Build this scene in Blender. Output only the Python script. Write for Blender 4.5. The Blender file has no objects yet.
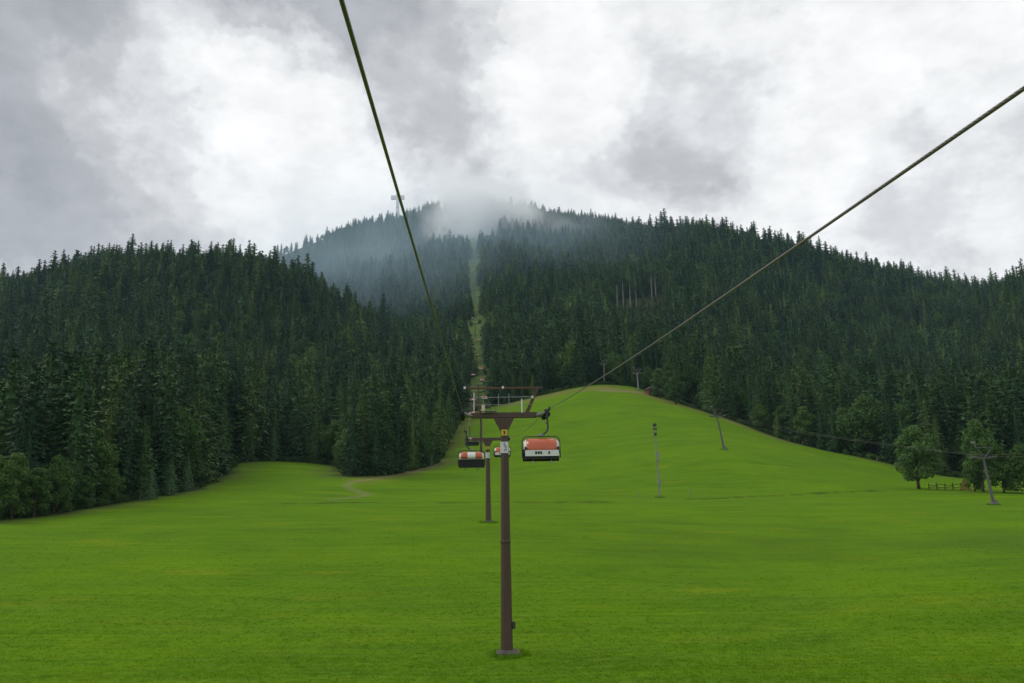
import bpy, bmesh, math, random
import numpy as np
from mathutils import Vector, Matrix

random.seed(7)
rng = np.random.default_rng(11)
scene = bpy.context.scene
C = scene.collection

# ------------------------------------------------------------------ camera
F_PX = 800.0
W, H = 1024.0, 683.0
PITCH = math.atan((500 - 341.5) / F_PX)
ROLL = math.radians(0.9)
_cp, _sp, _cr, _sr = math.cos(PITCH), math.sin(PITCH), math.cos(ROLL), math.sin(ROLL)
FWD = np.array((0, _cp, _sp))
_R0, _U0 = np.array((1.0, 0, 0)), np.array((0, -_sp, _cp))
RGT = _cr * _R0 - _sr * _U0
UPV = _cr * _U0 + _sr * _R0
CZ = 12.0
CAM = np.array((0, 0, CZ))
cam_d = bpy.data.cameras.new('camera')
cam_d.sensor_width = 36.0
cam_d.lens = F_PX / W * 36.0
cam_d.clip_start = 0.2
cam_d.clip_end = 12000
cam = bpy.data.objects.new('camera', cam_d)
C.objects.link(cam)
_m = Matrix.Identity(4)
for i in range(3):
    _m[i][0], _m[i][1], _m[i][2], _m[i][3] = RGT[i], UPV[i], -FWD[i], CAM[i]
cam.matrix_world = _m
scene.camera = cam


def P(px, py, D):
    """world point seen at a pixel, D metres ahead along +Y"""
    d = FWD * F_PX + RGT * (px - 512.0) + UPV * (341.5 - py)
    return CAM + d * (D / d[1])


def PIX(p):
    """pixel of world points (N,3)"""
    q = np.asarray(p, float) - CAM
    z = q @ FWD
    return 512.0 + F_PX * (q @ RGT) / z, 341.5 - F_PX * (q @ UPV) / z


# ------------------------------------------------------------------ world, sun, exposure
scene.view_settings.view_transform = 'Standard'
scene.view_settings.look = 'None'
scene.view_settings.exposure = 0.0
scene.view_settings.gamma = 1.0
scene.view_settings.use_curve_mapping = False
SUN_EL, SUN_AZ = math.radians(43), math.radians(-72)      # azimuth clockwise from +Y (ahead)
world = bpy.data.worlds.new('World')
scene.world = world
world.use_nodes = True


class NT:
    def __init__(self, tree):
        self.t = tree
        self.n = tree.nodes
        self.l = tree.links

    def add(self, kind, **kw):
        nd = self.n.new(kind)
        for k, v in kw.items():
            setattr(nd, k, v)
        return nd

    def put(self, sock, v):
        if isinstance(v, bpy.types.NodeSocket):
            self.l.new(v, sock)
        elif v is not None:
            sock.default_value = v

    def math(self, op, a, b=None, c=None, clamp=False):
        nd = self.add('ShaderNodeMath', operation=op, use_clamp=clamp)
        self.put(nd.inputs[0], a)
        if b is not None: self.put(nd.inputs[1], b)
        if c is not None: self.put(nd.inputs[2], c)
        return nd.outputs[0]

    def vmath(self, op, a, b=None, c=None):
        nd = self.add('ShaderNodeVectorMath', operation=op)
        self.put(nd.inputs[0], a)
        if b is not None: self.put(nd.inputs[1], b)
        if c is not None: self.put(nd.inputs[2], c)
        return nd.outputs['Value'] if op in ('DOT_PRODUCT', 'LENGTH', 'DISTANCE') else nd.outputs[0]

    def noise(self, vec, scale, detail=4, rough=0.5, dist=0.0, color=False, lac=2.0):
        nd = self.add('ShaderNodeTexNoise')
        self.put(nd.inputs['Vector'], vec)
        nd.inputs['Scale'].default_value = scale
        nd.inputs['Detail'].default_value = detail
        nd.inputs['Roughness'].default_value = rough
        nd.inputs['Lacunarity'].default_value = lac
        nd.inputs['Distortion'].default_value = dist
        return nd.outputs['Color'] if color else nd.outputs[0]

    def map(self, v, a, b, c, d, smooth=False):
        nd = self.add('ShaderNodeMapRange')
        if smooth: nd.interpolation_type = 'SMOOTHSTEP'
        self.put(nd.inputs['Value'], v)
        for k, x in zip(('From Min', 'From Max', 'To Min', 'To Max'), (a, b, c, d)):
            nd.inputs[k].default_value = x
        return nd.outputs[0]

    def mix(self, f, a, b, mode='MIX'):
        nd = self.add('ShaderNodeMix', data_type='RGBA', blend_type=mode)
        self.put(nd.inputs[0], f)
        for s, v in ((nd.inputs[6], a), (nd.inputs[7], b)):
            if isinstance(v, tuple) and len(v) == 3: v = v + (1.0,)
            self.put(s, v)
        return nd.outputs[2]

    def scale(self, vec, s, loc=(0, 0, 0), rot=(0, 0, 0)):
        nd = self.add('ShaderNodeMapping')
        self.put(nd.inputs[0], vec)
        nd.inputs['Scale'].default_value = s
        nd.inputs['Location'].default_value = loc
        nd.inputs['Rotation'].default_value = rot
        return nd.outputs[0]


def pix_dir(px, py):
    d = FWD * F_PX + RGT * (px - 512.0) + UPV * (341.5 - py)
    return tuple(d / np.linalg.norm(d))


def build_world():
    t = world.node_tree
    t.nodes.clear()
    n = NT(t)
    out = n.add('ShaderNodeOutputWorld')
    bg = n.add('ShaderNodeBackground')
    bg.inputs['Strength'].default_value = 0.1
    sky = n.add('ShaderNodeTexSky', sky_type='NISHITA')
    sky.sun_disc = False
    sky.sun_elevation = SUN_EL
    sky.sun_rotation = SUN_AZ
    sky.altitude = 800
    sky.dust_density = 2.0
    tc = n.add('ShaderNodeTexCoord').outputs['Generated']
    sep = n.add('ShaderNodeSeparateXYZ')
    n.put(sep.inputs[0], tc)
    zz = n.math('MAXIMUM', sep.outputs[2], 0.0)
    den = n.math('ADD', zz, 0.22)
    com = n.add('ShaderNodeCombineXYZ')
    n.put(com.inputs[0], n.math('DIVIDE', sep.outputs[0], den))
    n.put(com.inputs[1], n.math('DIVIDE', sep.outputs[1], den))
    flat = com.outputs[0]
    # billowing cloud decks
    n1 = n.noise(n.scale(flat, (1, 1, 1), (3.1, 1.7, 0)), 1.35, 9, 0.56, 0.0)
    n2 = n.noise(n.scale(tc, (1, 1, 1.35), (7.3, 2.2, 4.0)), 4.6, 8, 0.56, 0.0)
    n3 = n.noise(n.scale(tc, (1, 1, 1.6), (1.3, 5.2, 2.0)), 13.0, 9, 0.62, 0.0)
    base = n.math('MULTIPLY_ADD', n1, 0.36, n.math('MULTIPLY_ADD', n2, 0.50, n.math('MULTIPLY', n3, 0.30)))
    base = n.math('SUBTRACT', base, 0.15)     # about 0.55
    # the larger banks and openings of this sky, warped by noise
    wc = n.noise(n.scale(tc, (1, 1, 1)), 6.5, 9, 0.62, 0, color=True)
    warp = n.vmath('MULTIPLY_ADD', n.vmath('SUBTRACT', wc, (0.5, 0.5, 0.5)), (0.24, 0.24, 0.24), tc)
    wdir = n.vmath('NORMALIZE', warp)
    blobs = SKY_BLOBS
    acc = base
    for px, py, rad, wgt in blobs:
        dt = n.vmath('DOT_PRODUCT', wdir, pix_dir(px, py))
        f = n.map(dt, math.cos(math.atan(rad * 1.1 / F_PX)), 1.0, 0.0, wgt * 0.72, smooth=True)
        acc = n.math('ADD', acc, f)
    ramp = n.add('ShaderNodeValToRGB')
    n.put(ramp.inputs[0], n.math('MULTIPLY', acc, 0.8))
    cr = ramp.color_ramp
    cr.interpolation = 'EASE'
    for e in list(cr.elements)[1:]:
        cr.elements.remove(e)
    pts = [(0.25, (10.0, 10.0, 9.95)), (0.37, (9.3, 9.35, 9.35)), (0.48, (7.6, 7.65, 7.8)), (0.60, (5.8, 5.86, 6.02)), (0.72, (4.6, 4.68, 4.95)), (1.0, (3.8, 3.9, 4.2))]
    cr.elements[0].position = pts[0][0]
    cr.elements[0].color = tuple(c / 10 for c in pts[0][1]) + (1,)
    for p, c in pts[1:]:
        e = cr.elements.new(p)
        e.color = tuple(x / 10 for x in c) + (1,)
    cloud = n.vmath('SCALE', ramp.outputs[0])
    n.put(cloud.node.inputs['Scale'], n.map(n3, 0.3, 0.7, 11.4, 9.2))
    # a little blue sky light leaks through the deck
    col = n.mix(0.06, cloud, sky.outputs[0])
    n.put(bg.inputs['Color'], col)
    n.l.new(bg.outputs[0], out.inputs['Surface'])


# (pixel x, pixel y, radius in px, weight): + darker bank, - opening
SKY_BLOBS = [
    (140, -50, 270, 0.82), (430, -5, 190, 0.30), (40, 130, 120, 0.08), (-60, 40, 240, 0.12),
    (215, 125, 150, -0.60), (150, 95, 100, -0.18), (310, 150, 120, -0.34), (400, 185, 60, -0.16),
    (110, 235, 150, 0.34), (-20, 240, 140, 0.10), (330, 225, 110, 0.16),
    (470, 125, 120, 0.16), (450, 190, 90, 0.16),
    (545, 95, 95, -0.42), (610, 25, 140, -0.34),
    (700, 80, 140, 0.46), (700, 175, 110, -0.14), (630, 165, 120, 0.10), (760, 190, 130, 0.04),
    (930, 50, 230, -0.40), (830, 150, 90, -0.10),
    (980, 165, 130, 0.56), (890, 180, 90, 0.20),
    (950, 230, 110, -0.22),
]
build_world()

sun_d = bpy.data.lights.new('sun', 'SUN')
sun_d.energy = 1.5
sun_d.angle = math.radians(18)
sun_d.color = (1.0, 0.97, 0.92)
sun = bpy.data.objects.new('sun', sun_d)
C.objects.link(sun)
_sd = Vector((math.sin(SUN_AZ) * math.cos(SUN_EL), math.cos(SUN_AZ) * math.cos(SUN_EL), math.sin(SUN_EL)))
sun.rotation_euler = (-_sd).to_track_quat('-Z', 'Y').to_euler()

cyc = scene.cycles
cyc.max_bounces = 6
cyc.diffuse_bounces = 3
cyc.glossy_bounces = 2
cyc.transmission_bounces = 4
cyc.transparent_max_bounces = 6
cyc.volume_bounces = 4
cyc.use_denoising = True


# ------------------------------------------------------------------ tagging and mesh helpers
def tag(o, label=None, cat=None, group=None, kind=None):
    if label: o['label'] = label
    if cat: o['category'] = cat
    if group: o['group'] = group
    if kind: o['kind'] = kind
    return o


def empty(name, loc=(0, 0, 0), rz=0.0, scale=None):
    o = bpy.data.objects.new(name, None)
    o.empty_display_size = 0.5
    o.location = loc
    o.rotation_euler = (0, 0, rz)
    if scale is not None: o.scale = scale
    C.objects.link(o)
    return o


def link(name, mesh, parent=None):
    o = bpy.data.objects.new(name, mesh)
    C.objects.link(o)
    if parent is not None: o.parent = parent
    return o


def copy_tree(o, parent=None):
    c = o.copy()
    C.objects.link(c)
    c.parent = parent
    for ch in o.children:
        copy_tree(ch, c)
    return c


class MB:
    """collects solid shapes, builds ONE mesh object"""
    def __init__(self):
        self.v, self.f, self.m = [], [], []

    def _add(self, vs, fs, mi=0):
        b = len(self.v)
        self.v += [tuple(map(float, p)) for p in vs]
        self.f += [tuple(b + i for i in q) for q in fs]
        self.m += [mi] * len(fs)
        return self

    def box(self, c, s, mi=0, rot=None):
        x, y, z = s[0] / 2, s[1] / 2, s[2] / 2
        b = min(0.12 * min(s), 0.02)
        vs = []
        M = rot.to_matrix() if rot is not None else None
        # bevelled box: each corner as three points
        idx = {}
        for sx in (-1, 1):
            for sy in (-1, 1):
                for sz in (-1, 1):
                    for k in range(3):
                        p = [sx * (x - b), sy * (y - b), sz * (z - b)]
                        p[k] += (sx, sy, sz)[k] * b
                        p = Vector(p)
                        if M is not None: p = M @ p
                        idx[(sx, sy, sz, k)] = len(vs)
                        vs.append((p.x + c[0], p.y + c[1], p.z + c[2]))
        fs = []
        I = lambda a, b_, c_, k: idx[(a, b_, c_, k)]
        for s_ in (-1, 1):
            q = [I(s_, -1, -1, 0), I(s_, 1, -1, 0), I(s_, 1, 1, 0), I(s_, -1, 1, 0)]
            fs.append(q if s_ > 0 else q[::-1])
            q = [I(-1, s_, -1, 1), I(1, s_, -1, 1), I(1, s_, 1, 1), I(-1, s_, 1, 1)]
            fs.append(q[::-1] if s_ > 0 else q)
            q = [I(-1, -1, s_, 2), I(1, -1, s_, 2), I(1, 1, s_, 2), I(-1, 1, s_, 2)]
            fs.append(q if s_ > 0 else q[::-1])
        for a in (-1, 1):
            for b2 in (-1, 1):
                fs.append((I(a, b2, -1, 0), I(a, b2, -1, 1), I(a, b2, 1, 1), I(a, b2, 1, 0)))
                fs.append((I(a, -1, b2, 0), I(a, -1, b2, 2), I(a, 1, b2, 2), I(a, 1, b2, 0)))
                fs.append((I(-1, a, b2, 1), I(-1, a, b2, 2), I(1, a, b2, 2), I(1, a, b2, 1)))
                for c2 in (-1, 1):
                    fs.append((I(a, b2, c2, 0), I(a, b2, c2, 1), I(a, b2, c2, 2)))
        return self._add(vs, fs, mi)

    def tube(self, pts, rad, n=8, mi=0, caps=True):
        pts = [Vector(p) for p in pts]
        if not hasattr(rad, '__len__'): rad = [rad] * len(pts)
        vs, fs = [], []
        side = None
        for i, p in enumerate(pts):
            a = pts[max(i - 1, 0)]
            b = pts[min(i + 1, len(pts) - 1)]
            d = (b - a).normalized()
            if side is None:
                side = d.cross(Vector((0, 0, 1)) if abs(d.z) < 0.9 else Vector((1, 0, 0))).normalized()
            else:
                side = (side - d * side.dot(d)).normalized()
            up = d.cross(side)
            for k in range(n):
                ang = 2 * math.pi * k / n
                vs.append(p + (side * math.cos(ang) + up * math.sin(ang)) * rad[i])
        for i in range(len(pts) - 1):
            for k in range(n):
                k2 = (k + 1) % n
                fs.append((i * n + k, i * n + k2, (i + 1) * n + k2, (i + 1) * n + k))
        if caps:
            fs.append(tuple(range(n))[::-1])
            fs.append(tuple((len(pts) - 1) * n + k for k in range(n)))
        return self._add(vs, fs, mi)

    def prism(self, poly, axis, lo, hi, mi=0):
        """poly in the two other axes, extruded lo..hi along axis (0,1,2)"""
        n = len(poly)
        def mk(a, b, c):
            if axis == 0: return (c, a, b)
            if axis == 1: return (a, c, b)
            return (a, b, c)
        vs = [mk(a, b, lo) for a, b in poly] + [mk(a, b, hi) for a, b in poly]
        fs = [tuple(range(n))[::-1], tuple(range(n, 2 * n))]
        for k in range(n):
            fs.append((k, (k + 1) % n, n + (k + 1) % n, n + k))
        return self._add(vs, fs, mi)

    def wheel(self, c, r, w, axis='x', n=16, mi=0):
        d = {'x': Vector((1, 0, 0)), 'y': Vector((0, 1, 0))}[axis]
        c = Vector(c)
        return self.tube([c - d * w * .5, c - d * w * .42, c - d * w * .15, c + d * w * .15, c + d * w * .42, c + d * w * .5],
                         [r * .9, r, r * .9, r * .9, r, r * .9], n, mi)

    def build(self, name, mats, parent=None, smooth=False):
        me = bpy.data.meshes.new(name)
        me.from_pydata(self.v, [], self.f)
        if not isinstance(mats, (list, tuple)): mats = [mats]
        for m in mats: me.materials.append(m)
        if len(mats) > 1: me.polygons.foreach_set('material_index', self.m)
        bm = bmesh.new()
        bm.from_mesh(me)
        bmesh.ops.recalc_face_normals(bm, faces=bm.faces)
        bm.to_mesh(me)
        bm.free()
        if smooth:
            me.polygons.foreach_set('use_smooth', [True] * len(me.polygons))
            try:
                me.set_sharp_from_angle(angle=math.radians(40))
            except Exception:
                pass
        me.update()
        return link(name, me, parent)


# ------------------------------------------------------------------ materials
def new_mat(name):
    m = bpy.data.materials.new(name)
    m.use_nodes = True
    m.node_tree.nodes.clear()
    n = NT(m.node_tree)
    out = n.add('ShaderNodeOutputMaterial')
    b = n.add('ShaderNodeBsdfPrincipled')
    n.l.new(b.outputs[0], out.inputs[0])
    return m, n, b, out


def simple_mat(name, col, rough=0.6, metal=0.0, var=0.25, scale=6.0, bump=0.0, spec=0.4, streak=False):
    m, n, b, out = new_mat(name)
    tc = n.add('ShaderNodeTexCoord').outputs['Object']
    v = n.scale(tc, (1, 1, 0.12)) if streak else tc
    f = n.noise(v, scale, 6, 0.6)
    f2 = n.noise(tc, scale * 9, 3, 0.6)
    lo = tuple(c * (1 - var) for c in col)
    hi = tuple(min(1, c * (1 + var)) for c in col)
    c = n.mix(n.map(f, 0.3, 0.7, 0, 1), lo, hi)
    c = n.mix(n.map(f2, 0.35, 0.75, 0, 0.35), c, tuple(x * 0.75 for x in col))
    n.put(b.inputs['Base Color'], c)
    n.put(b.inputs['Roughness'], n.map(f2, 0.3, 0.7, max(rough - .1, .05), min(rough + .12, 1)))
    b.inputs['Metallic'].default_value = metal
    b.inputs['Specular IOR Level'].default_value = spec
    if bump:
        bp = n.add('ShaderNodeBump')
        bp.inputs['Strength'].default_value = bump
        bp.inputs['Distance'].default_value = 0.02
        n.put(bp.inputs['Height'], f2)
        n.put(b.inputs['Normal'], bp.outputs[0])
    return m


def foliage_mat(name, cols, var=0.28, trans=0.12):
    m, n, b, out = new_mat(name)
    oi = n.add('ShaderNodeObjectInfo')
    ge = n.add('ShaderNodeNewGeometry')
    isl = ge.outputs['Random Per Island']
    c = n.mix(oi.outputs['Random'], cols[0], cols[1])
    r2 = n.math('FRACT', n.math('MULTIPLY', oi.outputs['Random'], 17.31))
    c = n.mix(n.map(r2, 0.66, 1.0, 0, 0.9), c, cols[2])
    r3 = n.math('FRACT', n.math('MULTIPLY', oi.outputs['Random'], 53.7))
    c = n.mix(n.map(r3, 0.0, 0.3, 0.45, 0.0), c, tuple(x * 0.55 for x in cols[0]))
    k = n.map(isl, 0, 1, 1 - var, 1 + var)
    sc = n.vmath('SCALE', c)
    n.put(sc.node.inputs['Scale'], k)
    n.put(b.inputs['Base Color'], sc)
    b.inputs['Roughness'].default_value = 0.75
    b.inputs['Specular IOR Level'].default_value = 0.12
    tr = n.add('ShaderNodeBsdfTranslucent')
    n.put(tr.inputs['Color'], sc)
    mx = n.add('ShaderNodeMixShader')
    mx.inputs[0].default_value = trans
    n.l.new(b.outputs[0], mx.inputs[1])
    n.l.new(tr.outputs[0], mx.inputs[2])
    n.l.new(mx.outputs[0], out.inputs[0])
    return m


M = {}
M['needles'] = foliage_mat('spruce_needles', [(0.026, 0.062, 0.028), (0.062, 0.124, 0.041), (0.118, 0.184, 0.046)])
M['needles_larch_light'] = foliage_mat('light_larch_needles', [(0.080, 0.145, 0.038), (0.092, 0.160, 0.040), (0.10, 0.168, 0.040)])
M['needles_pale'] = foliage_mat('pale_spruce_needles', [(0.080, 0.150, 0.066), (0.095, 0.170, 0.076), (0.105, 0.18, 0.078)])
M['needles_larch'] = foliage_mat('larch_needles', [(0.048, 0.102, 0.030), (0.064, 0.124, 0.034), (0.080, 0.142, 0.036)])
M['leaves'] = foliage_mat('broad_leaves', [(0.042, 0.096, 0.022), (0.066, 0.130, 0.028), (0.095, 0.165, 0.034)], var=0.18, trans=0.25)
M['leaves_light'] = foliage_mat('light_broad_leaves', [(0.068, 0.135, 0.034), (0.082, 0.152, 0.038), (0.096, 0.168, 0.040)], var=0.2, trans=0.3)
M['bark'] = simple_mat('bark', (0.075, 0.058, 0.045), 0.9, var=0.4, scale=3, bump=0.5, spec=0.1)
M['pale_bark'] = simple_mat('pale_bark', (0.20, 0.19, 0.175), 0.9, var=0.3, scale=3, spec=0.1)
M['brown_steel'] = simple_mat('brown_painted_steel', (0.066, 0.038, 0.027), 0.5, var=0.18, scale=1.6, streak=True)
M['rust_steel'] = simple_mat('red_brown_painted_steel', (0.085, 0.038, 0.026), 0.55, var=0.2, scale=2)
M['grey_steel'] = simple_mat('galvanised_steel', (0.22, 0.225, 0.23), 0.5, metal=0.4, var=0.2, scale=5)
M['pale_steel'] = simple_mat('pale_galvanised_steel', (0.20, 0.205, 0.21), 0.6, metal=0.1, var=0.15, scale=4)
M['weathered_steel'] = simple_mat('weathered_grey_steel', (0.10, 0.10, 0.10), 0.6, metal=0.2, var=0.25, scale=4)
M['dark_steel'] = simple_mat('dark_steel', (0.035, 0.037, 0.04), 0.5, metal=0.2, var=0.2)
M['rubber'] = simple_mat('black_rubber', (0.012, 0.012, 0.013), 0.75, var=0.2)
M['concrete'] = simple_mat('concrete', (0.17, 0.16, 0.145), 0.95, var=0.3, scale=2.5, bump=0.5, spec=0.2)
M['old_concrete'] = simple_mat('mossy_old_concrete', (0.115, 0.108, 0.090), 0.95, var=0.4, scale=2.5, bump=0.5, spec=0.1)
M['orange'] = simple_mat('orange_shell', (0.42, 0.085, 0.030), 0.18, var=0.08, scale=2, spec=0.5)
M['cream'] = simple_mat('cream_shell', (0.50, 0.46, 0.38), 0.45, var=0.08, scale=3)
M['white'] = simple_mat('white_paint', (0.62, 0.63, 0.63), 0.5, var=0.06, scale=4)
M['black'] = simple_mat('black_upholstery', (0.010, 0.010, 0.012), 0.7, var=0.2)
M['yellow'] = simple_mat('yellow_plate', (0.55, 0.38, 0.03), 0.5, var=0.08)
M['print'] = simple_mat('dark_print', (0.03, 0.03, 0.035), 0.6, var=0.1)
M['print_grey'] = simple_mat('grey_print', (0.30, 0.31, 0.34), 0.6, var=0.1)
M['wood'] = simple_mat('weathered_wood', (0.085, 0.065, 0.048), 0.9, var=0.35, scale=3, bump=0.3, spec=0.1)
M['red_wood'] = simple_mat('red_brown_boards', (0.17, 0.065, 0.045), 0.85, var=0.25, scale=3, spec=0.2)
M['roof'] = simple_mat('roof_tin', (0.10, 0.085, 0.08), 0.7, var=0.2, scale=2)
M['cross_white'] = simple_mat('pale_metal_cladding', (0.78, 0.79, 0.80), 0.5, var=0.06)
M['hay'] = simple_mat('hay', (0.27, 0.20, 0.055), 0.95, var=0.3, scale=3, spec=0.1)


def rope_mat():
    m, n, b, out = new_mat('wire_rope')
    uv = n.add('ShaderNodeAttribute', attribute_name='rope_uv').outputs['Vector']
    w = n.add('ShaderNodeTexWave', wave_type='BANDS', bands_direction='DIAGONAL')
    n.put(w.inputs['Vector'], n.scale(uv, (1.0, 1.0, 0.0)))
    w.inputs['Scale'].default_value = 9.0
    w.inputs['Distortion'].default_value = 0.0
    c = n.mix(w.outputs[1], (0.080, 0.060, 0.065), (0.150, 0.118, 0.125))
    n.put(b.inputs['Base Color'], c)
    b.inputs['Roughness'].default_value = 0.38
    b.inputs['Metallic'].default_value = 0.0
    b.inputs['Specular IOR Level'].default_value = 0.7
    bp = n.add('ShaderNodeBump')
    bp.inputs['Strength'].default_value = 0.35
    bp.inputs['Distance'].default_value = 0.01
    n.put(bp.inputs['Height'], w.outputs[1])
    n.put(b.inputs['Normal'], bp.outputs[0])
    return m


M['rope'] = rope_mat()

# ------------------------------------------------------------------ terrain: heights from surveyed profiles
ROWS = [
    (45, [(0, 686), (512, 685), (1024, 676)]),
    (52, [(0, 657), (507, 655), (1024, 645)]),
    (70, [(0, 592), (512, 590), (760, 590), (1024, 578)]),
    (85, [(0, 556), (512, 557), (800, 562), (1024, 553)]),
    (105, [(0, 525), (300, 524), (488, 521), (700, 528), (860, 530), (1024, 526)]),
    (125, [(0, 515), (130, 508), (300, 510), (488, 509), (700, 510), (993, 505), (1024, 504)]),
    (150, [(0, 506), (130, 497), (250, 494), (400, 500), (488, 498), (660, 497), (900, 493), (1024, 492)]),
    (190, [(0, 490), (130, 486), (240, 474), (345, 475), (440, 478), (488, 476), (600, 467), (660, 455), (724, 448), (800, 460), (860, 469), (918, 481), (960, 480), (1024, 480)]),
    (225, [(0, 478), (130, 469), (240, 461), (300, 462), (345, 468), (440, 459), (488, 450), (540, 440), (600, 436), (660, 428), (720, 430), (800, 447), (860, 457), (960, 470), (1024, 467)]),
    (260, [(0, 460), (130, 450), (240, 455), (300, 459), (345, 455), (440, 440), (488, 428), (560, 415), (600, 408), (660, 405), (720, 416), (800, 443), (860, 457), (960, 468), (1024, 458)]),
    (320, [(0, 430), (130, 415), (240, 425), (345, 440), (440, 425), (475, 415), (520, 400), (560, 391), (600, 381), (640, 386), (700, 407), (800, 440), (860, 453), (960, 455), (1024, 432)]),
    (400, [(0, 390), (130, 372), (240, 380), (345, 403), (440, 402), (475, 388), (520, 386), (600, 377), (700, 387), (800, 410), (860, 422), (960, 426), (1024, 398)]),
    (500, [(0, 353), (100, 331), (200, 325), (300, 338), (350, 358), (400, 382), (440, 388), (475, 358), (520, 356), (600, 350), (700, 352), (800, 368), (860, 382), (960, 390), (1024, 352)]),
    (620, [(0, 322), (60, 297), (100, 279), (150, 264), (220, 274), (300, 296), (350, 332), (400, 366), (440, 366), (475, 325), (520, 324), (600, 320), (700, 314), (800, 327), (860, 342), (960, 356), (1010, 300), (1060, 290)]),
    (800, [(0, 302), (100, 286), (220, 290), (300, 312), (350, 330), (400, 330), (440, 320), (475, 285), (520, 287), (600, 287), (700, 262), (800, 272), (860, 292), (960, 312), (1024, 305)]),
    (900, [(0, 302), (100, 290), (220, 294), (300, 300), (350, 302), (400, 302), (475, 262), (520, 266), (600, 264), (700, 243), (800, 262), (860, 282), (960, 306), (1024, 310)]),
    (1100, [(0, 310), (220, 297), (300, 280), (350, 268), (400, 262), (440, 250), (475, 235), (520, 238), (560, 238), (600, 236), (700, 255), (800, 275), (860, 295), (960, 318), (1024, 318)]),
    (1350, [(0, 312), (220, 292), (290, 254), (330, 243), (380, 228), (440, 215), (475, 205), (500, 211), (530, 224), (600, 228), (700, 258), (800, 284), (860, 302), (960, 324), (1024, 322)]),
]
T_GRID = np.linspace(-1.3, 1.3, 521)


def build_table():
    ds, zs = [0.0, 25.0], [np.full(T_GRID.size, -11.6), np.full(T_GRID.size, -11.5)]
    for D, lst in ROWS:
        pts = np.array([P(px, py, D) for px, py in lst])
        t = pts[:, 0] / D
        z = np.interp(T_GRID, t, pts[:, 2] - CZ)
        k = np.exp(-0.5 * (np.arange(-24, 25) / 7.0) ** 2)
        k /= k.sum()
        z = np.convolve(np.pad(z, 24, mode='edge'), k, mode='valid')
        ds.append(float(D))
        zs.append(z)
    last = zs[-1]
    for D, s in ((1550, .93), (2000, .72), (3200, .55)):
        ds.append(float(D))
        zs.append(last * s)
    return np.array(ds), np.array(zs)


TD, TZ = build_table()


def _slopes():
    h = np.diff(TD)[:, None]
    d = np.diff(TZ, axis=0) / h
    m = np.zeros_like(TZ)
    a, b = d[:-1], d[1:]
    w1, w2 = 2 * h[1:] + h[:-1], h[1:] + 2 * h[:-1]
    with np.errstate(divide='ignore', invalid='ignore'):
        hm = (w1 + w2) / (w1 / a + w2 / b)
    m[1:-1] = np.where(a * b > 0, hm, 0.0)
    m[0], m[-1] = d[0], d[-1]
    return m


TM = _slopes()


def bumps(x, y):
    r = np.hypot(x, y)
    g = 0.10 * np.sin(x * .11 + 1.3 * np.sin(y * .05)) * np.sin(y * .13 + .7 * np.sin(x * .07))
    g += 0.05 * np.sin(x * .37 + y * .11) * np.sin(y * .41 - x * .09 + 1.0)
    g += 0.025 * np.sin(x * 1.1 + 2 * np.sin(y * .33)) * np.sin(y * 1.3 + 2 * np.sin(x * .27))
    far = np.clip((r - 300) / 400, 0, 1)
    g += far * (3.5 * np.sin(x * .021 + np.sin(y * .013) * 1.7) * np.sin(y * .017 + 1.1) + 1.5 * np.sin(x * .055 + y * .02) * np.sin(y * .048))
    return g


def height(x, y):
    x, y = np.asarray(x, float), np.asarray(y, float)
    shp = np.broadcast(x, y).shape
    x, y = np.broadcast_to(x, shp).ravel(), np.broadcast_to(y, shp).ravel()
    th = np.arctan2(x, y)
    r = np.hypot(x, y)
    lim = math.atan(1.3)
    tc = np.tan(np.clip(th, -lim + 1e-6, lim - 1e-6))
    D = np.clip(r / np.sqrt(1 + tc * tc), 0, TD[-1] - 1e-3)
    i = np.clip(np.searchsorted(TD, D, side='right') - 1, 0, len(TD) - 2)
    u = (tc - T_GRID[0]) / (T_GRID[1] - T_GRID[0])
    j = np.clip(u.astype(int), 0, T_GRID.size - 2)
    u = u - j
    def pick(A, i):
        return A[i, j] * (1 - u) + A[i, j + 1] * u
    h = TD[i + 1] - TD[i]
    s = (D - TD[i]) / h
    z0, z1, m0, m1 = pick(TZ, i), pick(TZ, i + 1), pick(TM, i), pick(TM, i + 1)
    z = (2 * s**3 - 3 * s**2 + 1) * z0 + (s**3 - 2 * s**2 + s) * h * m0 + (-2 * s**3 + 3 * s**2) * z1 + (s**3 - s**2) * h * m1
    k = np.clip((np.abs(th) - math.radians(62)) / math.radians(48), 0, 1)
    k = k * k * (3 - 2 * k)
    z = z * (1 - k) + (-11.8) * k
    return (z + bumps(x, y) + CZ).reshape(shp)


def gz(x, y):
    return float(height(np.array([x]), np.array([y]))[0])


def ground_at(px, py, D):
    """the ground under the point seen at px,py,D"""
    p = P(px, py, D)
    return Vector((p[0], p[1], gz(p[0], p[1])))


# the lift line
LIFT = np.array([[-60.0, 4.35], [52.0, P(504, 414, 52)[0]], [105.0, P(487.6, 437, 105)[0]], [210.0, P(481.0, 430, 210)[0]],
                 [450.0, P(477, 360, 450)[0]], [800.0, P(474, 285, 800)[0]], [1350.0, P(471, 204, 1350)[0]], [3000.0, P(471, 204, 3000)[0]]])
LIFT[0, 1] = LIFT[1, 1] + 0.044 * 112


def lift_x(y):
    return np.interp(y, LIFT[:, 0], LIFT[:, 1])


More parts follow.
